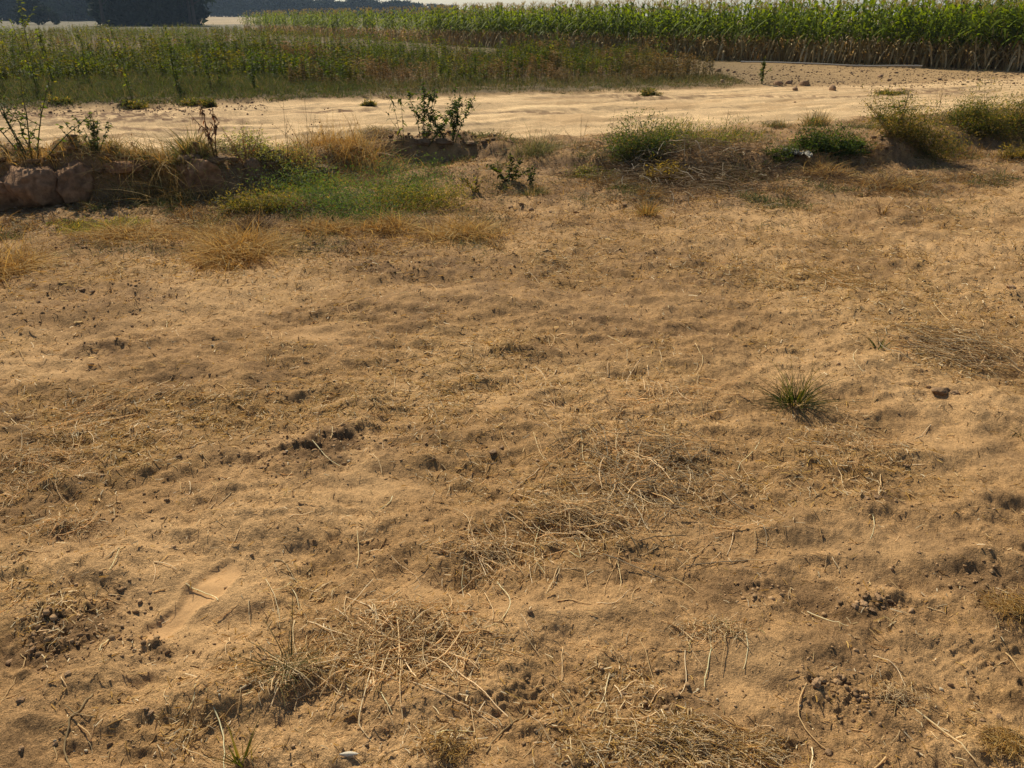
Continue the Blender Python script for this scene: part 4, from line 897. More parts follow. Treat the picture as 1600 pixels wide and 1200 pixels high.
# heap of pale broken twigs and maize stubble on the crest
def sticks(name, cx, cy, wpx, dpx, n, label, cat, seed, L, r, cols, lift, flatness, partname, litter=0, llen=.05, lcols=None, base_h=.0, curve=.09, orient=None, ospread=3.14, sides=4):
    rs = np.random.default_rng(seed); X, Y, Z = hitz(cx, cy)
    if name == 'straw_tangle': n = int(n * 1.3); litter = int(litter * .8)
    w = abs(G(cx + wpx / 2, cy)[0] - X); d = abs(G(cx, cy - dpx / 2)[1] - G(cx, cy + dpx / 2)[1]) / 2
    e = link(name, None, loc=(X, Y, Z), label=label, category=cat)
    def cloud(k): return np.clip(rs.normal(0, .48, k), -1.3, 1.3) * w, np.clip(rs.normal(0, .48, k), -1.3, 1.3) * d
    px, py = cloud(n)
    for i in range(n):
        a = rs.uniform(0, 6.28) if orient is None else orient + rs.normal(0, ospread); l = L * rs.uniform(.45, 1.3)
        s = np.linspace(-.5, .5, 6); cv = curve * l * rs.normal()
        qx = px[i] + np.cos(a) * s * l - np.sin(a) * (s ** 2 * cv * 4); qy = py[i] + np.sin(a) * s * l + np.cos(a) * (s ** 2 * cv * 4)
        dome = base_h * math.exp(-((px[i] / w) ** 2 + (py[i] / d) ** 2) * 1.5)
        g = H(X + qx, Y + qy) - Z
        line = np.linspace(g[0], g[-1], 6); z = np.maximum(g, line) * .6 + g * .4
        z = z + rs.uniform(.3, 1.2) * r + rs.uniform(0, lift + dome) + rs.uniform(-1, 1) * flatness * l * s * 1.0 + rs.normal(0, .0015, 6)
        z = np.maximum(z, g + r * .5)
        b = MB(); rr = r * rs.uniform(.6, 1.3); b.add(*tubes(np.stack([qx, qy, z], -1), rr, rr * rs.uniform(.5, 1), np.array(cols[rs.integers(len(cols))]) * rs.uniform(.75, 1.25), sides)); b.build(partname, M['straw'], e)
    if litter:
        px, py = cloud(litter); a = rs.uniform(0, 6.28, litter) if orient is None else orient + rs.normal(0, ospread * 1.3, litter); el = rs.uniform(-.1, .45, litter)
        D = np.stack([np.cos(a) * np.cos(el), np.sin(a) * np.cos(el), np.sin(el)], -1); C = np.array(lcols or cols)[rs.integers(0, len(lcols or cols), litter)] * rs.uniform(.6, 1.25, (litter, 1))
        P = np.stack([px, py, H(X + px, Y + py) - Z + .002 + rs.uniform(0, .008 + lift * .5 + base_h * .6, litter)], -1)
        Ls = llen * rs.uniform(.4, 1.5, litter); bd = np.stack([rs.normal(0, .2, litter), rs.normal(0, .2, litter), -.2 + 0 * a], -1)
        t = np.linspace(0, 1, 4)[None, :, None]; PP = P[:, None] + D[:, None] * Ls[:, None, None] * t + bd[:, None] * Ls[:, None, None] * t ** 2
        b = MB(); b.add(*tubes(PP, r * .5, r * .3, C, 3)); b.build('fine_litter', M['straw'], e, kind='stuff')
    return e
TW = [(.50, .43, .30), (.40, .33, .22), (.30, .23, .14), (.60, .53, .40)]
SC = [(.80, .64, .37), (.68, .50, .25), (.86, .73, .48), (.48, .32, .14)]
sticks('twig_heap', 1055, 266, 250, 60, 170, 'heap of pale broken stalks and brown litter on the crest before the green shrubs', 'twig heap', 720, .17, .0040, TW, .05, .7, 'stalk', 3600, .12, BROWN + TW[1:3], .16)
sticks('twig_heap', 1180, 262, 120, 40, 26, 'thinner scatter of pale stalks right of the heap towards the plastic scrap', 'twig heap', 721, .14, .0038, TW, .03, .5, 'stalk', 900, .08, BROWN, .04)
sticks('twig_heap', 1300, 282, 130, 30, 8, 'dark brown litter pile under the brown-gold grass', 'twig heap', 722, .14, .004, BROWN, .02, .3, 'stalk', 900, .07, BROWN + [(.10, .07, .04)], .03)
# straw tangles on the soil
sticks('straw_tangle', 1010, 745, 250, 190, 170, 'largest tangle of dry stalks on the sand in the middle of the picture', 'straw tangle', 730, .17, .0015, SC[:3] + TW[1:3] + TW[1:3], .012, .18, 'stalk', 1500, .05, SC, .02)
sticks('straw_tangle', 900, 805, 130, 60, 60, 'dense dark-shadowed lower left corner of the largest tangle', 'straw tangle', 731, .15, .0014, SC, .015, .22, 'stalk', 700, .05, SC + BROWN[:1], .02, orient=-.4, ospread=.8)
sticks('straw_tangle', 1050, 620, 180, 50, 40, 'loose upper part of the stalks behind the largest tangle', 'straw tangle', 732, .16, .0013, SC, .008, .12, 'stalk', 300, .05, SC, .0)
sticks('straw_tangle', 630, 1010, 260, 120, 110, 'wide loose tangle of dry stalks near the bottom left of centre', 'straw tangle', 733, .17, .0016, SC, .008, .12, 'stalk', 1500, .028, SC, .006)
sticks('straw_tangle', 770, 860, 120, 70, 45, 'small straw tangle between the two large ones', 'straw tangle', 734, .15, .0014, SC, .006, .1, 'stalk', 900, .025, SC, .005)
sticks('straw_tangle', 1090, 1160, 260, 60, 90, 'thick golden straw clump at the bottom edge right of centre', 'straw tangle', 735, .09, .0013, GOLD[:2] + SC, .004, .12, 'stalk', 1500, .022, GOLD[:2] + SC + BROWN[:1], .004, orient=-.15, ospread=.5)
sticks('straw_tangle', 1110, 988, 110, 34, 26, 'small greenish straw bunch below the middle right', 'straw tangle', 736, .10, .0014, SC + [(.33, .31, .13)], .006, .12, 'stalk', 500, .02, SC, .004)
sticks('straw_tangle', 1485, 545, 150, 60, 70, 'pale grey straw bundle on the soil at the right', 'straw tangle', 737, .17, .0018, SC + TW[:2], .012, .16, 'stalk', 900, .06, SC + BROWN, .02, orient=-.7, ospread=.5)
sticks('straw_tangle', 1310, 440, 90, 30, 30, 'bright straw wisp above the right side of the open soil', 'straw tangle', 738, .15, .0018, SC, .012, .25, 'stalk', 300, .06, GOLD, .01, orient=-.6, ospread=.6)
sticks('straw_tangle', 145, 640, 70, 80, 30, 'long pale wisp of stalks lying towards the viewer at the left', 'straw tangle', 739, .17, .0014, SC, .008, .12, 'stalk', 350, .05, SC, .006, orient=1.0, ospread=.25)
sticks('straw_tangle', 60, 720, 170, 90, 55, 'loose straw spread at the left edge halfway up', 'straw tangle', 740, .13, .0013, SC, .006, .1, 'stalk', 900, .04, SC, .004)
sticks('straw_tangle', 1330, 690, 110, 60, 24, 'sparse straw spread below the green grass tuft', 'straw tangle', 741, .12, .0013, SC, .005, .1, 'stalk', 700, .03, SC, .004)
sticks('straw_tangle', 1575, 950, 50, 50, 14, 'golden straw clump cut by the right edge near the bottom', 'straw tangle', 742, .07, .0014, GOLD, .006, .1, 'stalk', 500, .025, GOLD, .004)
sticks('straw_tangle', 110, 815, 100, 50, 22, 'thin dark-shadowed stalk cluster at the left below the middle', 'straw tangle', 743, .09, .0012, SC, .006, .1, 'stalk', 300, .03, SC, .003)
sticks('straw_tangle', 1400, 1090, 90, 26, 16, 'short root-like straw bits on the cracked soil at the lower right', 'straw tangle', 744, .05, .0012, SC, .004, .1, 'stalk', 400, .02, SC, .003)
sticks('straw_tangle', 445, 1050, 90, 60, 24, 'straw bunch with an olive heart at the lower left', 'straw tangle', 745, .14, .0015, SC, .008, .15, 'stalk', 600, .03, SC + OLIVE[:2], .008)
sticks('straw_tangle', 1570, 1165, 70, 50, 18, 'golden straw patch in the bottom right corner', 'straw tangle', 746, .07, .0014, GOLD, .006, .1, 'stalk', 600, .025, GOLD, .004)
sticks('straw_tangle', 700, 1175, 70, 40, 14, 'short dark straw patch at the bottom edge in the middle', 'straw tangle', 747, .05, .0012, GOLD + BROWN[:1], .004, .1, 'stalk', 500, .018, GOLD + BROWN, .004)

LANDMARKS = {'the shoe print': (300, 935), 'the burrow hole': (523, 843), 'the round sandy dent': (658, 908), 'the wide loose tangle': (630, 1010), 'the small straw tangle': (770, 860), 'the largest tangle': (1010, 745),
             'the green grass tuft': (1243, 620), 'the greenish straw bunch': (1110, 988), 'the thick golden straw clump': (1090, 1160), 'the dark crumbly pit': (1360, 945), 'the cracked clods': (1310, 1075), 'the pale straw bundle': (1485, 545),
             'the long forked stem': (108, 1120), 'the cloddy soil patch': (80, 1010), 'the narrow bottom tuft': (378, 1160), 'the dark earth step': (500, 700), 'the left straw spread': (60, 720), 'the long pale wisp': (145, 640),
             'the tread-marked sand': (1490, 1025), 'the dark angular clod': (770, 703), 'the bright straw wisp': (1310, 440), 'the twig heap': (1055, 262), 'the orange grass patch': (215, 365), 'the lone golden tuft': (1012, 336), 'the hollow with weeds': (795, 290),
             'the smooth sand spot': (490, 520), 'the reddish stubble tuft': (1340, 730), 'the seed pod': (546, 1184), 'the bare smooth sand': (1160, 1050), 'the straw bunch with olive heart': (445, 1050), 'the blue-green shrub': (570, 330), 'the root-like straw': (1400, 1090),
             'the round brown stone': (1242, 138), 'the rubble strip': (1150, 115), 'the pale plastic scrap': (1245, 242)}
USED = {}
def autolabel(kind, x, y, group):
    c = sorted(LANDMARKS.items(), key=lambda k: math.hypot(k[1][0] - x, (k[1][1] - y) * 1.2))
    for far in range(6):
        nm, (lx, ly) = c[far]; dx, dy = x - lx, y - ly; s = []
        if abs(dy) > .45 * abs(dx): s.append('before' if dy > 0 else 'behind')
        if abs(dx) > .45 * abs(dy) or not s: s.append('right of' if dx > 0 else 'left of')
        rel = ' and '.join(s).replace('in front of and', 'before and').replace('behind and to', 'behind and to')
        d = math.hypot(dx, dy); near = 'close by' if d < 45 else ('' if d < 110 else 'away')
        l = ' '.join(f'{kind} {near} {rel} {nm}'.split())
        if len(l.split()) > 15: l = l.replace('the ', '').replace('close by ', '').replace('away ', '')
        if l not in USED: USED[l] = 1; return l, None
    return f'{kind} lying loose on the brown sandy soil', group

# ------------------------------------------------------------------ loose single stalks, each where it lies
def stalk(pts, r, label=None, col=None, lift=0.0, arch=0.0, name='dry_stalk', side=None):
    P = np.array([G(*p, 0.01) for p in pts]); k = len(P); t = np.linspace(0, k - 1, 4 * (k - 1) + 1); i = np.clip(t.astype(int), 0, k - 2); f = (t - i)[:, None]
    A = np.vstack([P[:1] * 2 - P[1:2], P, P[-1:] * 2 - P[-2:-1]])
    p0, p1, p2, p3 = A[i], A[i + 1], A[i + 2], A[i + 3]
    Q = .5 * ((2 * p1) + (p2 - p0) * f + (2 * p0 - 5 * p1 + 4 * p2 - p3) * f ** 2 + (3 * p1 - p0 - 3 * p2 + p3) * f ** 3)
    u_ = np.linspace(0, 1, len(Q)); e_ = Q[-1] - Q[0]; Q += (np.array([-e_[1], e_[0]])[None] * (RNG.normal(0, .045) * np.sin(np.pi * u_) + RNG.normal(0, .02) * np.sin(2 * np.pi * u_))[:, None]); Q += RNG.normal(0, r * .5, Q.shape); z = H(Q[:, 0], Q[:, 1]); zs = np.convolve(np.pad(z, 3, 'edge'), np.ones(7) / 7, 'valid')
    u = np.linspace(0, 1, len(z)); z = np.maximum(z, zs) + r * .6 + lift * RNG.uniform(.3, 1) + arch * np.sin(np.pi * u)
    c = Q.mean(0); cz = float(z.min()); L = np.stack([Q[:, 0] - c[0], Q[:, 1] - c[1], z - cz], -1)
    cc = np.minimum(np.array(col or SC[int(RNG.integers(3))]) * U(.95, 1.2), .88)
    b = MB(); b.add(*tubes(L, r, r * .55, cc, 6))
    if side: 
        for s_ in side:
            j = int(s_[0] * (len(L) - 1)); d = np.array([math.cos(s_[1]), math.sin(s_[1]), .25]); b.add(*tubes(np.array([L[j], L[j] + d * s_[2] * .5 + [0, 0, .002], L[j] + d * s_[2] * np.array([1, 1, .4])]), r * .7, r * .3, cc, 5))
    o = b.build(name, M['straw']); o.location = (c[0], c[1], cz)
    o['category'] = 'dry stalk'; o['group'] = 'loose dry stalks on the sandy soil'
    mx, my = np.mean([p[0] for p in pts]), np.mean([p[1] for p in pts]); ex, ey = pts[-1][0] - pts[0][0], pts[-1][1] - pts[0][1]; Lp = math.hypot(ex, ey)
    an = math.degrees(math.atan2(ey, ex)) % 180
    way = 'sideways' if an < 22 or an > 158 else ('upright' if 68 < an < 112 else ('falling' if an < 68 else 'rising'))
    k_ = ('short ' if Lp < 38 else 'long ' if Lp > 75 else '') + ('curved ' if len(pts) > 2 else 'straight ') + 'dry stalk ' + {'sideways': 'lying sideways', 'upright': 'pointing frontwards', 'falling': 'slanting down', 'rising': 'slanting up'}[way]
    o['label'] = label or autolabel(k_, mx, my, 1)[0]
S3 = lambda ox, L_: [(ox[0] + x / 3, ox[1] + y / 3) for x, y in L_]
N_ = None
ST = [((400, 800), [(475, 90), (440, 280), (270, 400)], .0016, 'stalk bent at its middle right of the small burrow hole'), ((400, 800), [(545, 430), (540, 590), (580, 700)], .0017, N_),
      ((400, 800), [(545, 745), (495, 970), (540, 1070)], .0018, 'long stalk with a hooked lower end hanging below the wide loose tangle'), ((400, 800), [(665, 560), (670, 830), (690, 1000)], .0016, N_),
      ((400, 800), [(370, 445), (430, 520), (445, 570)], .0018, N_), ((400, 800), [(180, 500), (180, 700)], .0018, N_), ((400, 800), [(1070, 340), (1095, 460), (1105, 550)], .0014, N_),
      ((400, 800), [(1130, 300), (1200, 400), (1180, 520), (1020, 640), (900, 720)], .0016, 'long arc-shaped stalk at the right end of the wide loose tangle'), ((400, 800), [(630, 180), (770, 290)], .0014, N_), ((400, 800), [(985, 170), (970, 340)], .0012, N_),
      ((400, 800), [(1335, 130), (1355, 300)], .0012, N_), ((400, 800), [(1430, 240), (1360, 370)], .0014, N_), ((400, 800), [(190, 705), (380, 725), (580, 735)], .0017, 'straight stalk lying sideways across the lower left tangle'),
      ((400, 800), [(600, 715), (800, 820), (1000, 920), (1130, 1020)], .0020, 'long straight stalk slanting down to the right out of the wide loose tangle'), ((400, 800), [(850, 1060), (1025, 1045)], .0016, N_),
      ((400, 800), [(440, 1120), (590, 960), (750, 810)], .0015, N_), ((400, 800), [(1080, 720), (1250, 740)], .0015, N_), ((400, 800), [(1250, 590), (1335, 675)], .0016, N_), ((400, 800), [(1440, 600), (1435, 790)], .0010, N_),
      ((400, 800), [(640, 330), (820, 230), (900, 215)], .0013, N_), ((400, 800), [(380, 550), (550, 515)], .0014, N_), ((400, 800), [(200, 750), (320, 830), (400, 860)], .0016, N_), ((400, 800), [(450, 760), (330, 960)], .0016, N_),
      ((400, 800), [(590, 880), (640, 975)], .0015, N_), ((400, 800), [(1050, 530), (900, 720), (760, 830)], .0014, N_), ((400, 800), [(420, 380), (430, 480), (475, 515)], .0015, 'stalk with a small round head left of the sandy round dent'),
      ((400, 800), [(40, 290), (80, 450), (110, 530)], .0013, N_), ((400, 800), [(170, 350), (200, 440)], .0014, N_), ((400, 800), [(1000, 900), (1030, 1030), (1035, 1110)], .0012, N_),
      ((0, 800), [(870, 325), (980, 355), (1020, 395)], .0024, 'dark bent twig lying across the shoe print'), ((0, 800), [(85, 640), (100, 680), (60, 800), (0, 900)], .0016, N_), ((0, 800), [(290, 380), (320, 450), (380, 495)], .0016, N_),
      ((0, 800), [(1240, 290), (1280, 430), (1310, 530)], .0013, N_), ((0, 800), [(1380, 500), (1385, 700), (1380, 930)], .0016, N_), ((0, 800), [(1000, 925), (1040, 1060), (1045, 1200)], .0020, 'pale stalk standing at the bottom edge beside the narrow tuft'),
      ((0, 800), [(850, 1075), (1010, 1170)], .0014, N_), ((0, 800), [(25, 185), (120, 165), (210, 180), (295, 140)], .0016, 'sideways curved stalk at the left edge above the cloddy soil'), ((0, 800), [(90, 60), (130, 110), (120, 160)], .0013, N_),
      ((0, 800), [(445, 150), (550, 160), (650, 180)], .0020, N_), ((0, 800), [(1360, 300), (1310, 340), (1210, 360)], .0014, N_), ((0, 800), [(520, 300), (560, 220), (590, 185)], .0014, N_), ((0, 800), [(1070, 560), (1060, 680)], .0016, N_),
      ((0, 800), [(510, 605), (470, 660)], .0030, N_), ((0, 800), [(780, 820), (770, 880), (800, 920)], .0012, N_), ((0, 800), [(935, 830), (890, 940)], .0014, N_), ((0, 800), [(360, 980), (410, 1020), (418, 1040)], .0024, 'short thick pale piece beside the long forked stem'),
      ((0, 800), [(295, 795), (320, 835)], .0018, N_), ((0, 800), [(990, 470), (1120, 420)], .0012, N_), ((0, 800), [(245, 1080), (252, 1130)], .0018, N_), ((0, 800), [(800, 1110), (770, 1200)], .0014, N_), ((0, 800), [(0, 890), (130, 830), (240, 810)], .0014, N_),
      ((800, 800), [(130, 60), (135, 200), (155, 280)], .0013, N_), ((800, 800), [(505, 120), (490, 260), (430, 390)], .0017, 'left stalk of the forked pair below the largest tangle'), ((800, 800), [(500, 200), (500, 380)], .0016, 'right stalk of the forked pair below the largest tangle'),
      ((800, 800), [(50, 215), (300, 215), (500, 235), (750, 240)], .0016, 'very long straight stalk lying sideways below the largest tangle'), ((800, 800), [(230, 240), (160, 370)], .0014, N_), ((800, 800), [(335, 270), (370, 390)], .0014, N_), ((800, 800), [(400, 430), (480, 430), (555, 375)], .0018, N_),
      ((800, 800), [(600, 350), (550, 465)], .0017, N_), ((800, 800), [(600, 590), (640, 700), (680, 800)], .0016, N_), ((800, 800), [(810, 650), (790, 770), (690, 930)], .0018, 'dark-tipped bent stalk ending at the clods above the golden clump'), ((800, 800), [(890, 530), (905, 640), (900, 800)], .0020, 'longest upright-lying stalk under the greenish straw bunch'),
      ((800, 800), [(815, 590), (850, 670), (895, 720)], .0016, N_), ((800, 800), [(985, 560), (985, 650), (985, 740)], .0015, N_), ((800, 800), [(1085, 580), (1092, 660), (1085, 730)], .0018, N_), ((800, 800), [(705, 645), (830, 650), (960, 635)], .0014, N_),
      ((800, 800), [(375, 605), (450, 620), (510, 700)], .0016, 'hooked stalk on bare sand left of the greenish straw bunch'), ((800, 800), [(460, 730), (420, 820), (395, 920)], .0018, N_), ((800, 800), [(990, 550), (1060, 570)], .0022, 'short bright white straw piece in the greenish bunch'),
      ((800, 800), [(940, 980), (970, 1100), (990, 1200)], .0016, N_), ((800, 800), [(1380, 800), (1345, 900), (1400, 1000), (1500, 1080)], .0022, 'long curved stalk around the cracked clods at the lower right'), ((800, 800), [(1420, 1050), (1410, 1200)], .0020, N_),
      ((800, 800), [(260, 180), (320, 220), (290, 120)], .0012, N_), ((800, 800), [(40, 490), (100, 580)], .0012, N_), ((800, 800), [(240, 600), (235, 780)], .0010, N_), ((800, 800), [(750, 280), (880, 360)], .0012, N_), ((800, 800), [(980, 170), (935, 225)], .0014, N_), ((800, 800), [(1040, 90), (1010, 180)], .0018, N_),
      ((800, 800), [(320, 20), (440, 150)], .0013, N_), ((800, 800), [(700, 100), (850, 210)], .0014, N_), ((1200, 800), [(490, 670), (580, 710), (650, 800)], .0021, 'smooth arched stalk on the tread-marked sand at the lower right'),
      ((1200, 800), [(190, 430), (290, 480), (380, 520)], .0024, 'thick stalk lying at the left of the dark crumbly pit'), ((1200, 800), [(690, 910), (820, 1010), (980, 1150)], .0030, 'thick pale root lying towards the bottom right corner'), ((1200, 800), [(1120, 645), (1190, 745)], .0024, N_), ((1200, 800), [(495, 0), (490, 60), (480, 130)], .0014, N_),
      ((1200, 800), [(1060, 720), (1130, 680)], .0014, N_), ((1200, 800), [(300, 210), (350, 270)], .0014, N_), ((1200, 800), [(400, 975), (480, 995)], .0016, N_), ((1200, 800), [(560, 1130), (480, 1200)], .0028, N_), ((1200, 800), [(375, 135), (450, 140)], .0014, N_), ((1200, 800), [(600, 130), (625, 90)], .0014, N_),
      ((1200, 800), [(760, 1110), (820, 1150)], .0012, N_), ((1200, 800), [(1070, 235), (1100, 260)], .0016, N_)]
for ox, L_, r, lab in ST: stalk(S3(ox, L_), r * .85, lab, arch=float(RNG.choice([0, 0, .004, .008])))
stalk(S3((0, 800), [(435, 840), (380, 920), (330, 970), (305, 1080), (320, 1200)]), .0030, 'long forked root-like stem lying near the bottom left corner', col=(.42, .31, .16), side=[(.42, 2.6, .04), (.45, .2, .03)])
stalk(S3((400, 800), [(1280, 900), (1240, 940), (1190, 1000), (1140, 1060), (1080, 1140)]), .0030, 'split thick stalk lying right of the bottom straw patch', col=(.36, .26, .13), side=[(.5, 1.8, .03)])
stalk(S3((0, 800), [(1125, 885), (1180, 840), (1240, 810), (1310, 840)]), .0028, 'thick pale bleached stalk beside the olive-hearted straw bunch', col=(.60, .52, .36))
stalk(S3((400, 800), [(80, 200), (130, 220), (190, 300)]), .0026, 'short thick twig left of the burrow hole', col=(.45, .35, .2))
# middle distance strays, traced
for L_ in [[(25, 740), (60, 800), (150, 840)], [(305, 370), (345, 390)], [(420, 575), (500, 600), (900, 610)], [(360, 760), (362, 860)], [(440, 620), (455, 680)], [(780, 300), (785, 340)], [(830, 330), (840, 400)], [(1270, 330), (1280, 380)], [(1310, 330), (1325, 375)],
           [(840, 1040), (850, 1100), (900, 1060), (1080, 1035)], [(345, 1120), (360, 1170)], [(990, 1060), (1000, 1110), (950, 1180)], [(940, 920), (980, 960)], [(90, 445), (130, 510)]]:
    stalk(S3((0, 400), L_), .0017)
for L_ in [[(270, 890), (395, 985)], [(360, 820), (350, 870)], [(550, 940), (590, 1020)], [(650, 560), (660, 680)], [(820, 130), (840, 260)], [(930, 100), (1080, 80)], [(1280, 70), (1330, 110)], [(1310, 200), (1355, 260)], [(1380, 350), (1385, 430)], [(1310, 500), (1360, 590), (1400, 680)],
           [(1100, 550), (1160, 620)], [(1080, 730), (1170, 790)], [(1150, 830), (1190, 910)], [(1300, 840), (1350, 950)], [(1330, 980), (1180, 1110)], [(640, 1120), (560, 1190)], [(1080, 1020), (1000, 1100)], [(1440, 600), (1400, 680)], [(430, 240), (440, 290)], [(1230, 1120), (1400, 1190)]]:
    stalk(S3((400, 400), L_), .0018)
for L_ in [[(770, 200), (850, 300), (860, 370)], [(910, 175), (950, 215)], [(420, 430), (415, 500), (445, 555)], [(315, 780), (380, 815)], [(310, 960), (350, 1040), (370, 1110)], [(530, 1020), (530, 1100), (560, 1180)], [(420, 770), (420, 820)], [(770, 770), (715, 830)], [(330, 680), (325, 730)], [(95, 265), (120, 310)],
           [(580, 1060), (720, 1130)], [(820, 1110), (920, 1140)], [(1000, 300), (1010, 370)], [(430, 900), (560, 905), (830, 945)], [(500, 820), (650, 900)], [(95, 1050), (170, 1120)], [(860, 560), (900, 600)]]:
    stalk(S3((1200, 400), L_), .0016)
for L_ in [[(120, 210), (160, 290), (200, 370)], [(450, 55), (530, 120), (540, 190)], [(860, 110), (915, 180), (860, 270)], [(175, 60), (185, 130)], [(600, 190), (545, 260), (540, 310)], [(105, 540), (150, 640)], [(320, 540), (350, 620), (370, 690)], [(1050, 700), (1170, 820)], [(300, 840), (460, 960)],
           [(1160, 570), (1060, 690)], [(0, 780), (130, 680)], [(690, 160), (695, 205)], [(755, 160), (760, 190)], [(850, 430), (920, 470)], [(580, 640), (620, 750), (640, 820)], [(210, 740), (190, 950)]]:
    stalk(S3((800, 500), L_), .0015)

# ------------------------------------------------------------------ fine chaff and straw litter, far too much to count
def polar_points(n, r0, r1):
    r = np.exp(U(math.log(r0), math.log(r1), n)); a = U(-.70, .70, n); return r * np.sin(a), r * np.cos(a), r
def chaff():
    X, Y, r = polar_points(420000, .95, 12); h, m = fields(X, Y); c = chaff_mask(X, Y, m)
    base = .06 * (1 - m['smooth']) + .09 * sst(3, 5, r) * (1 - m['road'])
    ok = U(0, 1, len(X)) < (np.clip(c - .12, 0, 2) ** 1.3 * .46 + base * .7) * (1 - .95 * m['road']) * (1 - m['far']); X, Y, r, h = X[ok], Y[ok], r[ok], h[ok]; n = len(X)
    a = U(0, 6.28, n); el = RNG.normal(.05, .22, n); D = np.stack([np.cos(a) * np.cos(el), np.sin(a) * np.cos(el), np.sin(el)], -1)
    cols = np.array(SC + GOLD + [(.25, .16, .07), (.20, .12, .06), (.58, .50, .33)]); C = cols[RNG.integers(0, len(cols), n)] * U(.65, 1.15, (n, 1))
    L = U(.006, .026, n) * (1 + .16 * (r - 1)); L = np.minimum(L, .055); W = U(.0009, .0026, n) * (1 + .28 * (r - 1))
    b = MB(); b.add(*ribbons(np.stack([X, Y, h + .0015 + np.abs(RNG.normal(0, .002, n))], -1), D, L, W, np.stack([RNG.normal(0, .25, n), RNG.normal(0, .25, n), RNG.normal(-.1, .1, n)], -1), C, 2, 'straw'))
    sel = (r > 2.6) & (U(0, 1, n) < .30 + .35 * sst(4, 6, r)); k = int(sel.sum()); a = U(0, 6.28, k); el = U(.2, 1.3, k); D = np.stack([np.cos(a) * np.cos(el), np.sin(a) * np.cos(el), np.sin(el)], -1)
    cols = np.array(ORANGE + BROWN + GOLD[:2] + BROWN); C = cols[RNG.integers(0, len(cols), k)] * U(.6, 1.1, (k, 1)); rs_ = r[sel]
    b.add(*ribbons(np.stack([X[sel], Y[sel], h[sel]], -1), D, U(.012, .05, k) * (.6 + .1 * rs_), .0012 + .0004 * rs_, np.stack([RNG.normal(0, .5, k), RNG.normal(0, .5, k), RNG.normal(-.3, .2, k)], -1), C, 2, 'blade'))
    b.build('chaff', M['straw'], kind='stuff', label='fine straw chaff strewn over the sandy soil', category='chaff')
    # medium straws, real round stems
    X, Y, r = polar_points(46000, .95, 9); h, m = fields(X, Y); c = chaff_mask(X, Y, m)
    ok = U(0, 1, len(X)) < (np.clip(c - .15, 0, 2) ** 1.3 * .26 + .012) * (1 - m['smooth']); X, Y, r, h = X[ok], Y[ok], r[ok], h[ok]; n = len(X)
    a = U(0, 6.28, n); L = U(.025, .085, n) * (1 + .06 * (r - 1)); t = np.linspace(0, 1, 6)[None]; cv = RNG.normal(0, .28, n)[:, None] * L[:, None]
    px = X[:, None] + np.cos(a)[:, None] * L[:, None] * t - np.sin(a)[:, None] * cv * t ** 2; py = Y[:, None] + np.sin(a)[:, None] * L[:, None] * t + np.cos(a)[:, None] * cv * t ** 2
    g = H(px.ravel(), py.ravel()).reshape(px.shape); z = g + .0012 + np.sin(t * np.pi) * (RNG.choice([0, 0, .003, .008], n))[:, None] + U(0, .002, n)[:, None]
    C = np.array(SC)[RNG.integers(0, 4, n)] * U(.75, 1.2, (n, 1)); rr = U(.0007, .0018, n) * (1 + .12 * (r - 1))
    b = MB(); b.add(*tubes(np.stack([px, py, z], -1), rr, rr * .6, C, 3)); b.build('straw_litter', M['straw'], kind='stuff', label='scattered short straws lying all over the soil', category='straw')
chaff()

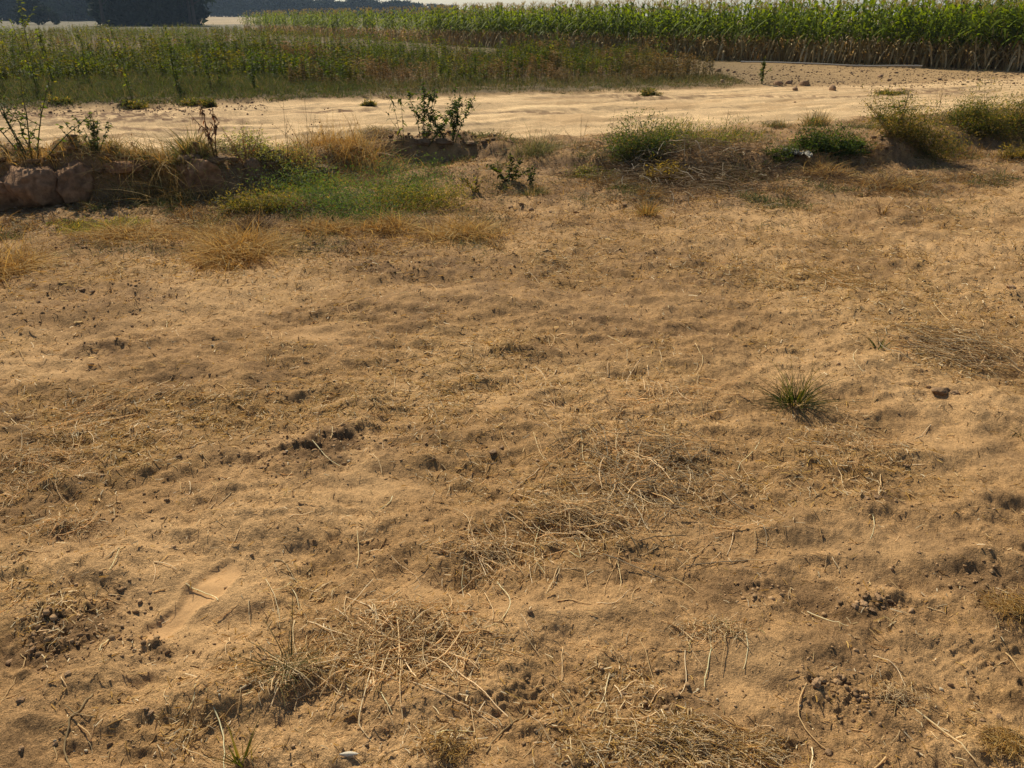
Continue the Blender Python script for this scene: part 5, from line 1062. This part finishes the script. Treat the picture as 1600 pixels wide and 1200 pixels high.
# ------------------------------------------------------------------ crumbs, clods, stones
def crumbs():
    tp = []
    for k in range(5):
        V, F, q = lump(1, 1, .85, .7, .28, 40 + k); tp.append((V, [F], np.ones((len(V), 3)) * (1 + .15 * q[:, None])))
    X, Y, r = polar_points(160000, .95, 13); h, m = fields(X, Y)
    pr = m['clod'] * .30 + .06 * (1 - .7 * m['smooth']); pr = pr * (1 - m['road'] * .96)
    ok = U(0, 1, len(X)) < pr; X, Y, r, h, cl = X[ok], Y[ok], r[ok], h[ok], m['clod'][ok]; n = len(X)
    s = np.exp(RNG.normal(math.log(.0021), .55, n)) * (1 + .16 * (r - 1)) * (1 + .5 * cl); s = np.minimum(s, .012)
    D = np.array([(.32, .195, .095), (.38, .24, .12), (.25, .155, .08), (.44, .28, .145)])[RNG.integers(0, 4, n)]; b = MB()
    for k in range(5):
        q = slice(k, None, 5); nn = len(X[q]); stamp(b, tp[k], np.stack([X[q], Y[q], h[q] + s[q] * .1], -1), U(0, 6.28, nn), s[q][:, None] * U(.7, 1.3, (nn, 3)), cmul=D[q])
    # rubble beyond the road on the right
    n = 2600; px = U(1120, 1620, n); py = 103 + 32 * U(0, 1, n) ** .8; P = np.array([G(a_, b_) for a_, b_ in zip(px, py)]); h = H(P[:, 0], P[:, 1]); s = np.exp(RNG.normal(math.log(.014), .5, n))
    D = np.array([(.26, .17, .10), (.34, .23, .13), (.20, .13, .08)])[RNG.integers(0, 3, n)]
    stamp(b, tp[0], np.stack([P[:, 0], P[:, 1], h + s * .2], -1), U(0, 6.28, n), s[:, None] * U(.7, 1.4, (n, 3)), cmul=D)
    # clod line along the far left verge
    n = 900; px = U(-20, 420, n); py = 172 + RNG.normal(0, 6, n) - px * .02; P = np.array([G(a_, b_) for a_, b_ in zip(px, py)]); h = H(P[:, 0], P[:, 1]); s = np.exp(RNG.normal(math.log(.014), .45, n))
    stamp(b, tp[1], np.stack([P[:, 0], P[:, 1], h + s * .2], -1), U(0, 6.28, n), s[:, None] * U(.7, 1.5, (n, 3)), cmul=np.tile((.22, .14, .085), (n, 1)))
    for n, x0, x1, ys, s0, tone in ((420, -30, 430, ((-30, 318), (250, 312), (430, 296)), .020, (.26, .16, .085)), (260, 585, 775, ((585, 258), (680, 250), (775, 250)), .013, (.20, .125, .07)), (240, 980, 1500, ((980, 276), (1250, 268), (1500, 240)), .014, (.27, .17, .09))):
        px = U(x0, x1, n); py = np.interp(px, [q[0] for q in ys], [q[1] for q in ys]); P = np.array([G(a_, b_) for a_, b_ in zip(px, py)]); P[:, 1] += RNG.normal(.05, .16, n); h = H(P[:, 0], P[:, 1]); s = np.minimum(np.exp(RNG.normal(math.log(s0), .55, n)), .06)
        stamp(b, tp[n % 5], np.stack([P[:, 0], P[:, 1], h + s * .15], -1), U(0, 6.28, n), s[:, None] * U(.7, 1.4, (n, 3)), cmul=np.tile(tone, (n, 1)) * U(.75, 1.25, (n, 1)))
    b.build('soil_crumbs', M['clod'], kind='stuff', label='small soil crumbs strewn over the ground', category='soil crumbs', smooth=True)
crumbs()

def small(x, y, wpx, label=None, seed=0, name='soil_clod', cat='soil clod', group='dry soil clods on the open ground', ratio=.48, col=(.22, .145, .09), mat='clod', sub=3, rough=.22, sink=.42):
    X, Y, Z = hitz(x, y); s = wpx * .72 / FPX * (Y * CP + (CAMH - Z) * SP) / 2; V, F, q = lump(sub, s, s * .8, s * ratio, rough, seed, 1.5)
    V[:, 2] += s * ratio * (1 - sink * 2 + .1); C = np.array(col) * (1 + .2 * q[:, None]); b = MB(); b.add(V, F, np.clip(C, .02, .8)); o = b.build(name, M[mat])
    o.location = (X, Y, Z); o.rotation_euler = (0, 0, float(U(0, 6.28))); o['category'] = cat; o['group'] = group
    o['label'] = label or autolabel(('small ' if wpx < 10 else '') + {'soil_clod': 'brown soil clod', 'pebble': 'tiny pale pebble', 'stone': 'brown stone'}[name], x, y, 1)[0]
CL = [(160, 741, 16, 'dark rounded clod alone on the sand at the left below the middle'), (228, 1106, 14, 'upper dark clod of the pair near the bottom left'), (236, 1112, 17, 'lower dark clod of the pair near the bottom left'),
      (172, 928, 10, N_), (186, 935, 8, N_), (235, 924, 10, N_), (50, 1013, 16, N_), (122, 1005, 16, N_), (105, 1050, 16, N_), (34, 1090, 20, 'flat dark clod at the left edge near the bottom'), (87, 1160, 14, N_), (35, 1168, 18, N_), (15, 1036, 18, N_), (532, 843, 11, 'small round clod in the mouth of the burrow hole'),
      (770, 703, 20, 'dark angular clod in the middle just left of the largest tangle'), (784, 697, 14, N_), (678, 716, 12, N_), (838, 1160, 9, N_), (1133, 1080, 9, N_), (1121, 1071, 7, N_), (1148, 1103, 7, N_), (1340, 1090, 18, 'rounded clod left of the root-like straw at the lower right'),
      (1312, 1054, 20, 'dark crumbly clod at the upper edge of the cracked soil'), (1275, 1066, 26, 'flat cracked clod over the dark gap at the lower right'), (1326, 1142, 12, N_), (1295, 1172, 22, N_), (1447, 1148, 10, N_), (1425, 1144, 8, N_), (1370, 775, 18, N_), (1355, 778, 14, N_), (1415, 727, 16, N_),
      (1470, 606, 40, 'long dark shaded clod on the soil below the pale straw bundle'), (1490, 610, 24, N_), (1450, 604, 16, N_), (1404, 646, 7, N_), (1538, 728, 8, N_), (1435, 862, 9, N_), (1371, 862, 9, N_), (1350, 940, 26, 'largest crumb of the dark crumbly pit at the right'), (1372, 932, 24, N_), (1388, 938, 20, N_), (1335, 945, 22, N_), (1362, 952, 18, N_),
      (1352, 930, 16, N_), (840, 718, 9, N_), (560, 700, 12, N_), (530, 712, 12, N_), (445, 707, 12, N_), (700, 470, 8, N_), (617, 488, 8, N_), (133, 688, 12, N_), (302, 697, 12, N_), (280, 712, 14, N_), (400, 1000, 8, N_), (1535, 1125, 16, N_), (1560, 1118, 16, N_), (1548, 1112, 10, N_), (628, 852, 6, N_), (544, 925, 7, N_), (1580, 445, 26, 'flat purple-brown clod at the right edge above the straw bundle'),
      (900, 330, 14, N_), (815, 318, 12, N_), (798, 322, 12, N_), (830, 326, 14, N_), (845, 316, 10, N_), (860, 330, 12, N_), (300, 390, 12, N_), (270, 380, 12, N_), (340, 395, 10, N_), (130, 384, 14, N_), (150, 378, 14, N_), (175, 380, 14, N_), (120, 380, 12, N_), (990, 310, 12, N_), (975, 318, 12, N_), (1005, 304, 10, N_),
      (470, 390, 12, N_), (455, 385, 10, N_), (490, 378, 10, N_), (60, 470, 12, N_), (25, 432, 16, N_), (130, 452, 16, N_), (145, 455, 14, N_), (1080, 645, 8, N_)]
for i, (x, y, w, lab) in enumerate(CL):
    x_, y_ = x, y; small(x_, y_ + w * .2, w, lab, 60 + i, col=((.33, .205, .11), (.26, .165, .09), (.38, .24, .13))[i % 3])
for x, y, w, lab in [(343, 1087, 9, N_), (87, 1160, 9, 'pale tan pebble beside the forked stem'), (1470, 1080, 12, 'smooth pale pebble among the root-like straw'), (1427, 1104, 9, 'pale pebble at the head of the thick root'), (1358, 1114, 7, N_), (730, 1084, 9, 'pale round pebble right of the wide loose tangle'), (512, 1037, 5, N_), (585, 873, 6, N_),
                     (1090, 1080, 10, N_), (1120, 1095, 6, N_), (1000, 1196, 7, N_), (992, 1193, 7, N_), (573, 918, 5, N_), (135, 1174, 9, N_), (232, 668, 6, N_), (306, 668, 6, N_), (170, 662, 7, N_), (234, 545, 6, N_), (332, 541, 6, N_), (360, 728, 7, N_), (545, 723, 8, N_), (448, 706, 9, N_), (1462, 1105, 6, N_), (1250, 1104, 7, N_)]:
    small(x, y, w, lab, int(x), 'pebble', 'pebble', 'tiny pale pebbles', .8, (.50, .42, .28), 'stone', 2, .1)
for x, y, w, lab in [(1242, 138, 16, 'round brown stone sitting alone on the far edge of the road'), (1258, 131, 26, 'largest brown clod of the row behind the round stone'), (1232, 128, 20, N_), (1215, 130, 22, N_), (1300, 138, 24, 'pale sandy lump right of the round stone'), (1121, 109, 14, 'orange-tan stone at the upper left of the rubble'), (1147, 111, 10, N_),
                     (1158, 124, 10, 'reddish stone in the middle of the rubble'), (1137, 108, 10, N_), (1108, 102, 10, N_), (1242, 158, 5, N_), (1175, 122, 8, N_), (1330, 112, 8, N_), (1375, 118, 14, 'broken clod with a stick-like edge on the far side of the road')]:
    small(x, y + 3, w, lab, int(x) + 7, 'stone', 'stone', 'stones on the bare strip beyond the road', .75, (.30, .19, .11), 'clod', 2, .18)

# the pale seed pod, the plastic scrap, the irrigation pipe
X, Y, Z = hitz(546, 1184); e = link('seed_pod', None, loc=(X, Y, Z + .004), rz=-.05, label='pale glossy seed pod half open on the sand at the bottom edge', category='seed pod')
for s_, nm, cc in ((1, 'upper_shell', (.62, .55, .42)), (-1, 'lower_shell', (.30, .24, .16))):
    u = np.linspace(0, 1, 14); v = np.linspace(0, math.pi, 7); uu, vv = np.meshgrid(u, v, indexing='ij'); w = .0052 * np.sin(np.pi * np.clip(uu, .02, .98)) ** .8
    V = np.stack([(uu - .5) * .042, w * np.cos(vv) * 1.0 + .002 * np.sin(uu * 3), w * np.sin(vv) * .9 * (1 if s_ > 0 else -.5) + (uu - .3) ** 2 * .008], -1).reshape(-1, 3); idx = np.arange(14 * 7).reshape(14, 7)
    b = MB(); b.add(V, np.stack([idx[:-1, :-1], idx[1:, :-1], idx[1:, 1:], idx[:-1, 1:]], -1).reshape(-1, 4), cc); b.build(nm, M['stone'], e)
X, Y, Z = hitz(1245, 246); u, v = np.meshgrid(np.linspace(-1, 1, 22), np.linspace(-1, 1, 14), indexing='ij')
V = np.stack([u * .13 + .02 * fbm(v * 2, u * 2, 2, 7), v * .07, .035 + .035 * fbm(u * 2.3, v * 2.3, 3, 8) + .03 * np.abs(perlin(u * 5, v * 4, 9)) - .02 * u], -1); V = np.stack([V[..., 0] * .9 + V[..., 1] * .5, V[..., 1] - V[..., 0] * .75, V[..., 2]], -1)
idx = np.arange(22 * 14).reshape(22, 14); b = MB(); b.add(V.reshape(-1, 3), np.stack([idx[:-1, :-1], idx[1:, :-1], idx[1:, 1:], idx[:-1, 1:]], -1).reshape(-1, 4), (.27, .25, .20))
o = b.build('plastic_scrap', M['stone'], label='crumpled pale plastic scrap caught between the twig heap and the dark shrub', category='plastic scrap'); o.location = (X, Y, Z)
xs = np.linspace(1160, 1440, 30); P = np.array([G(x, 101.5 + (x - 1160) * .0245) for x in xs]); z = H(P[:, 0], P[:, 1]); z = np.convolve(np.pad(z, 3, 'edge'), np.ones(7) / 7, 'valid') + .06
Q = np.stack([P[:, 0] - P[0, 0], P[:, 1] - P[0, 1], z - z[0] + .02], -1); b = MB(); b.add(*tubes(Q, .024, .024, (.40, .36, .29), 8))
e = link('irrigation_pipe', None, loc=(P[0, 0], P[0, 1], z[0]), label='long pale irrigation pipe lying along the foot of the maize', category='pipe'); b.build('pipe', M['pipe'], e)
for k in (0, 9, 19, 28):
    b = MB(); d = Q[k + 1] - Q[k]; d = d / np.linalg.norm(d); b.add(*tubes(np.array([Q[k] - d * .06, Q[k], Q[k] + d * .06]), .030, .030, (.34, .31, .26), 10)); b.build('coupling', M['pipe'], e)
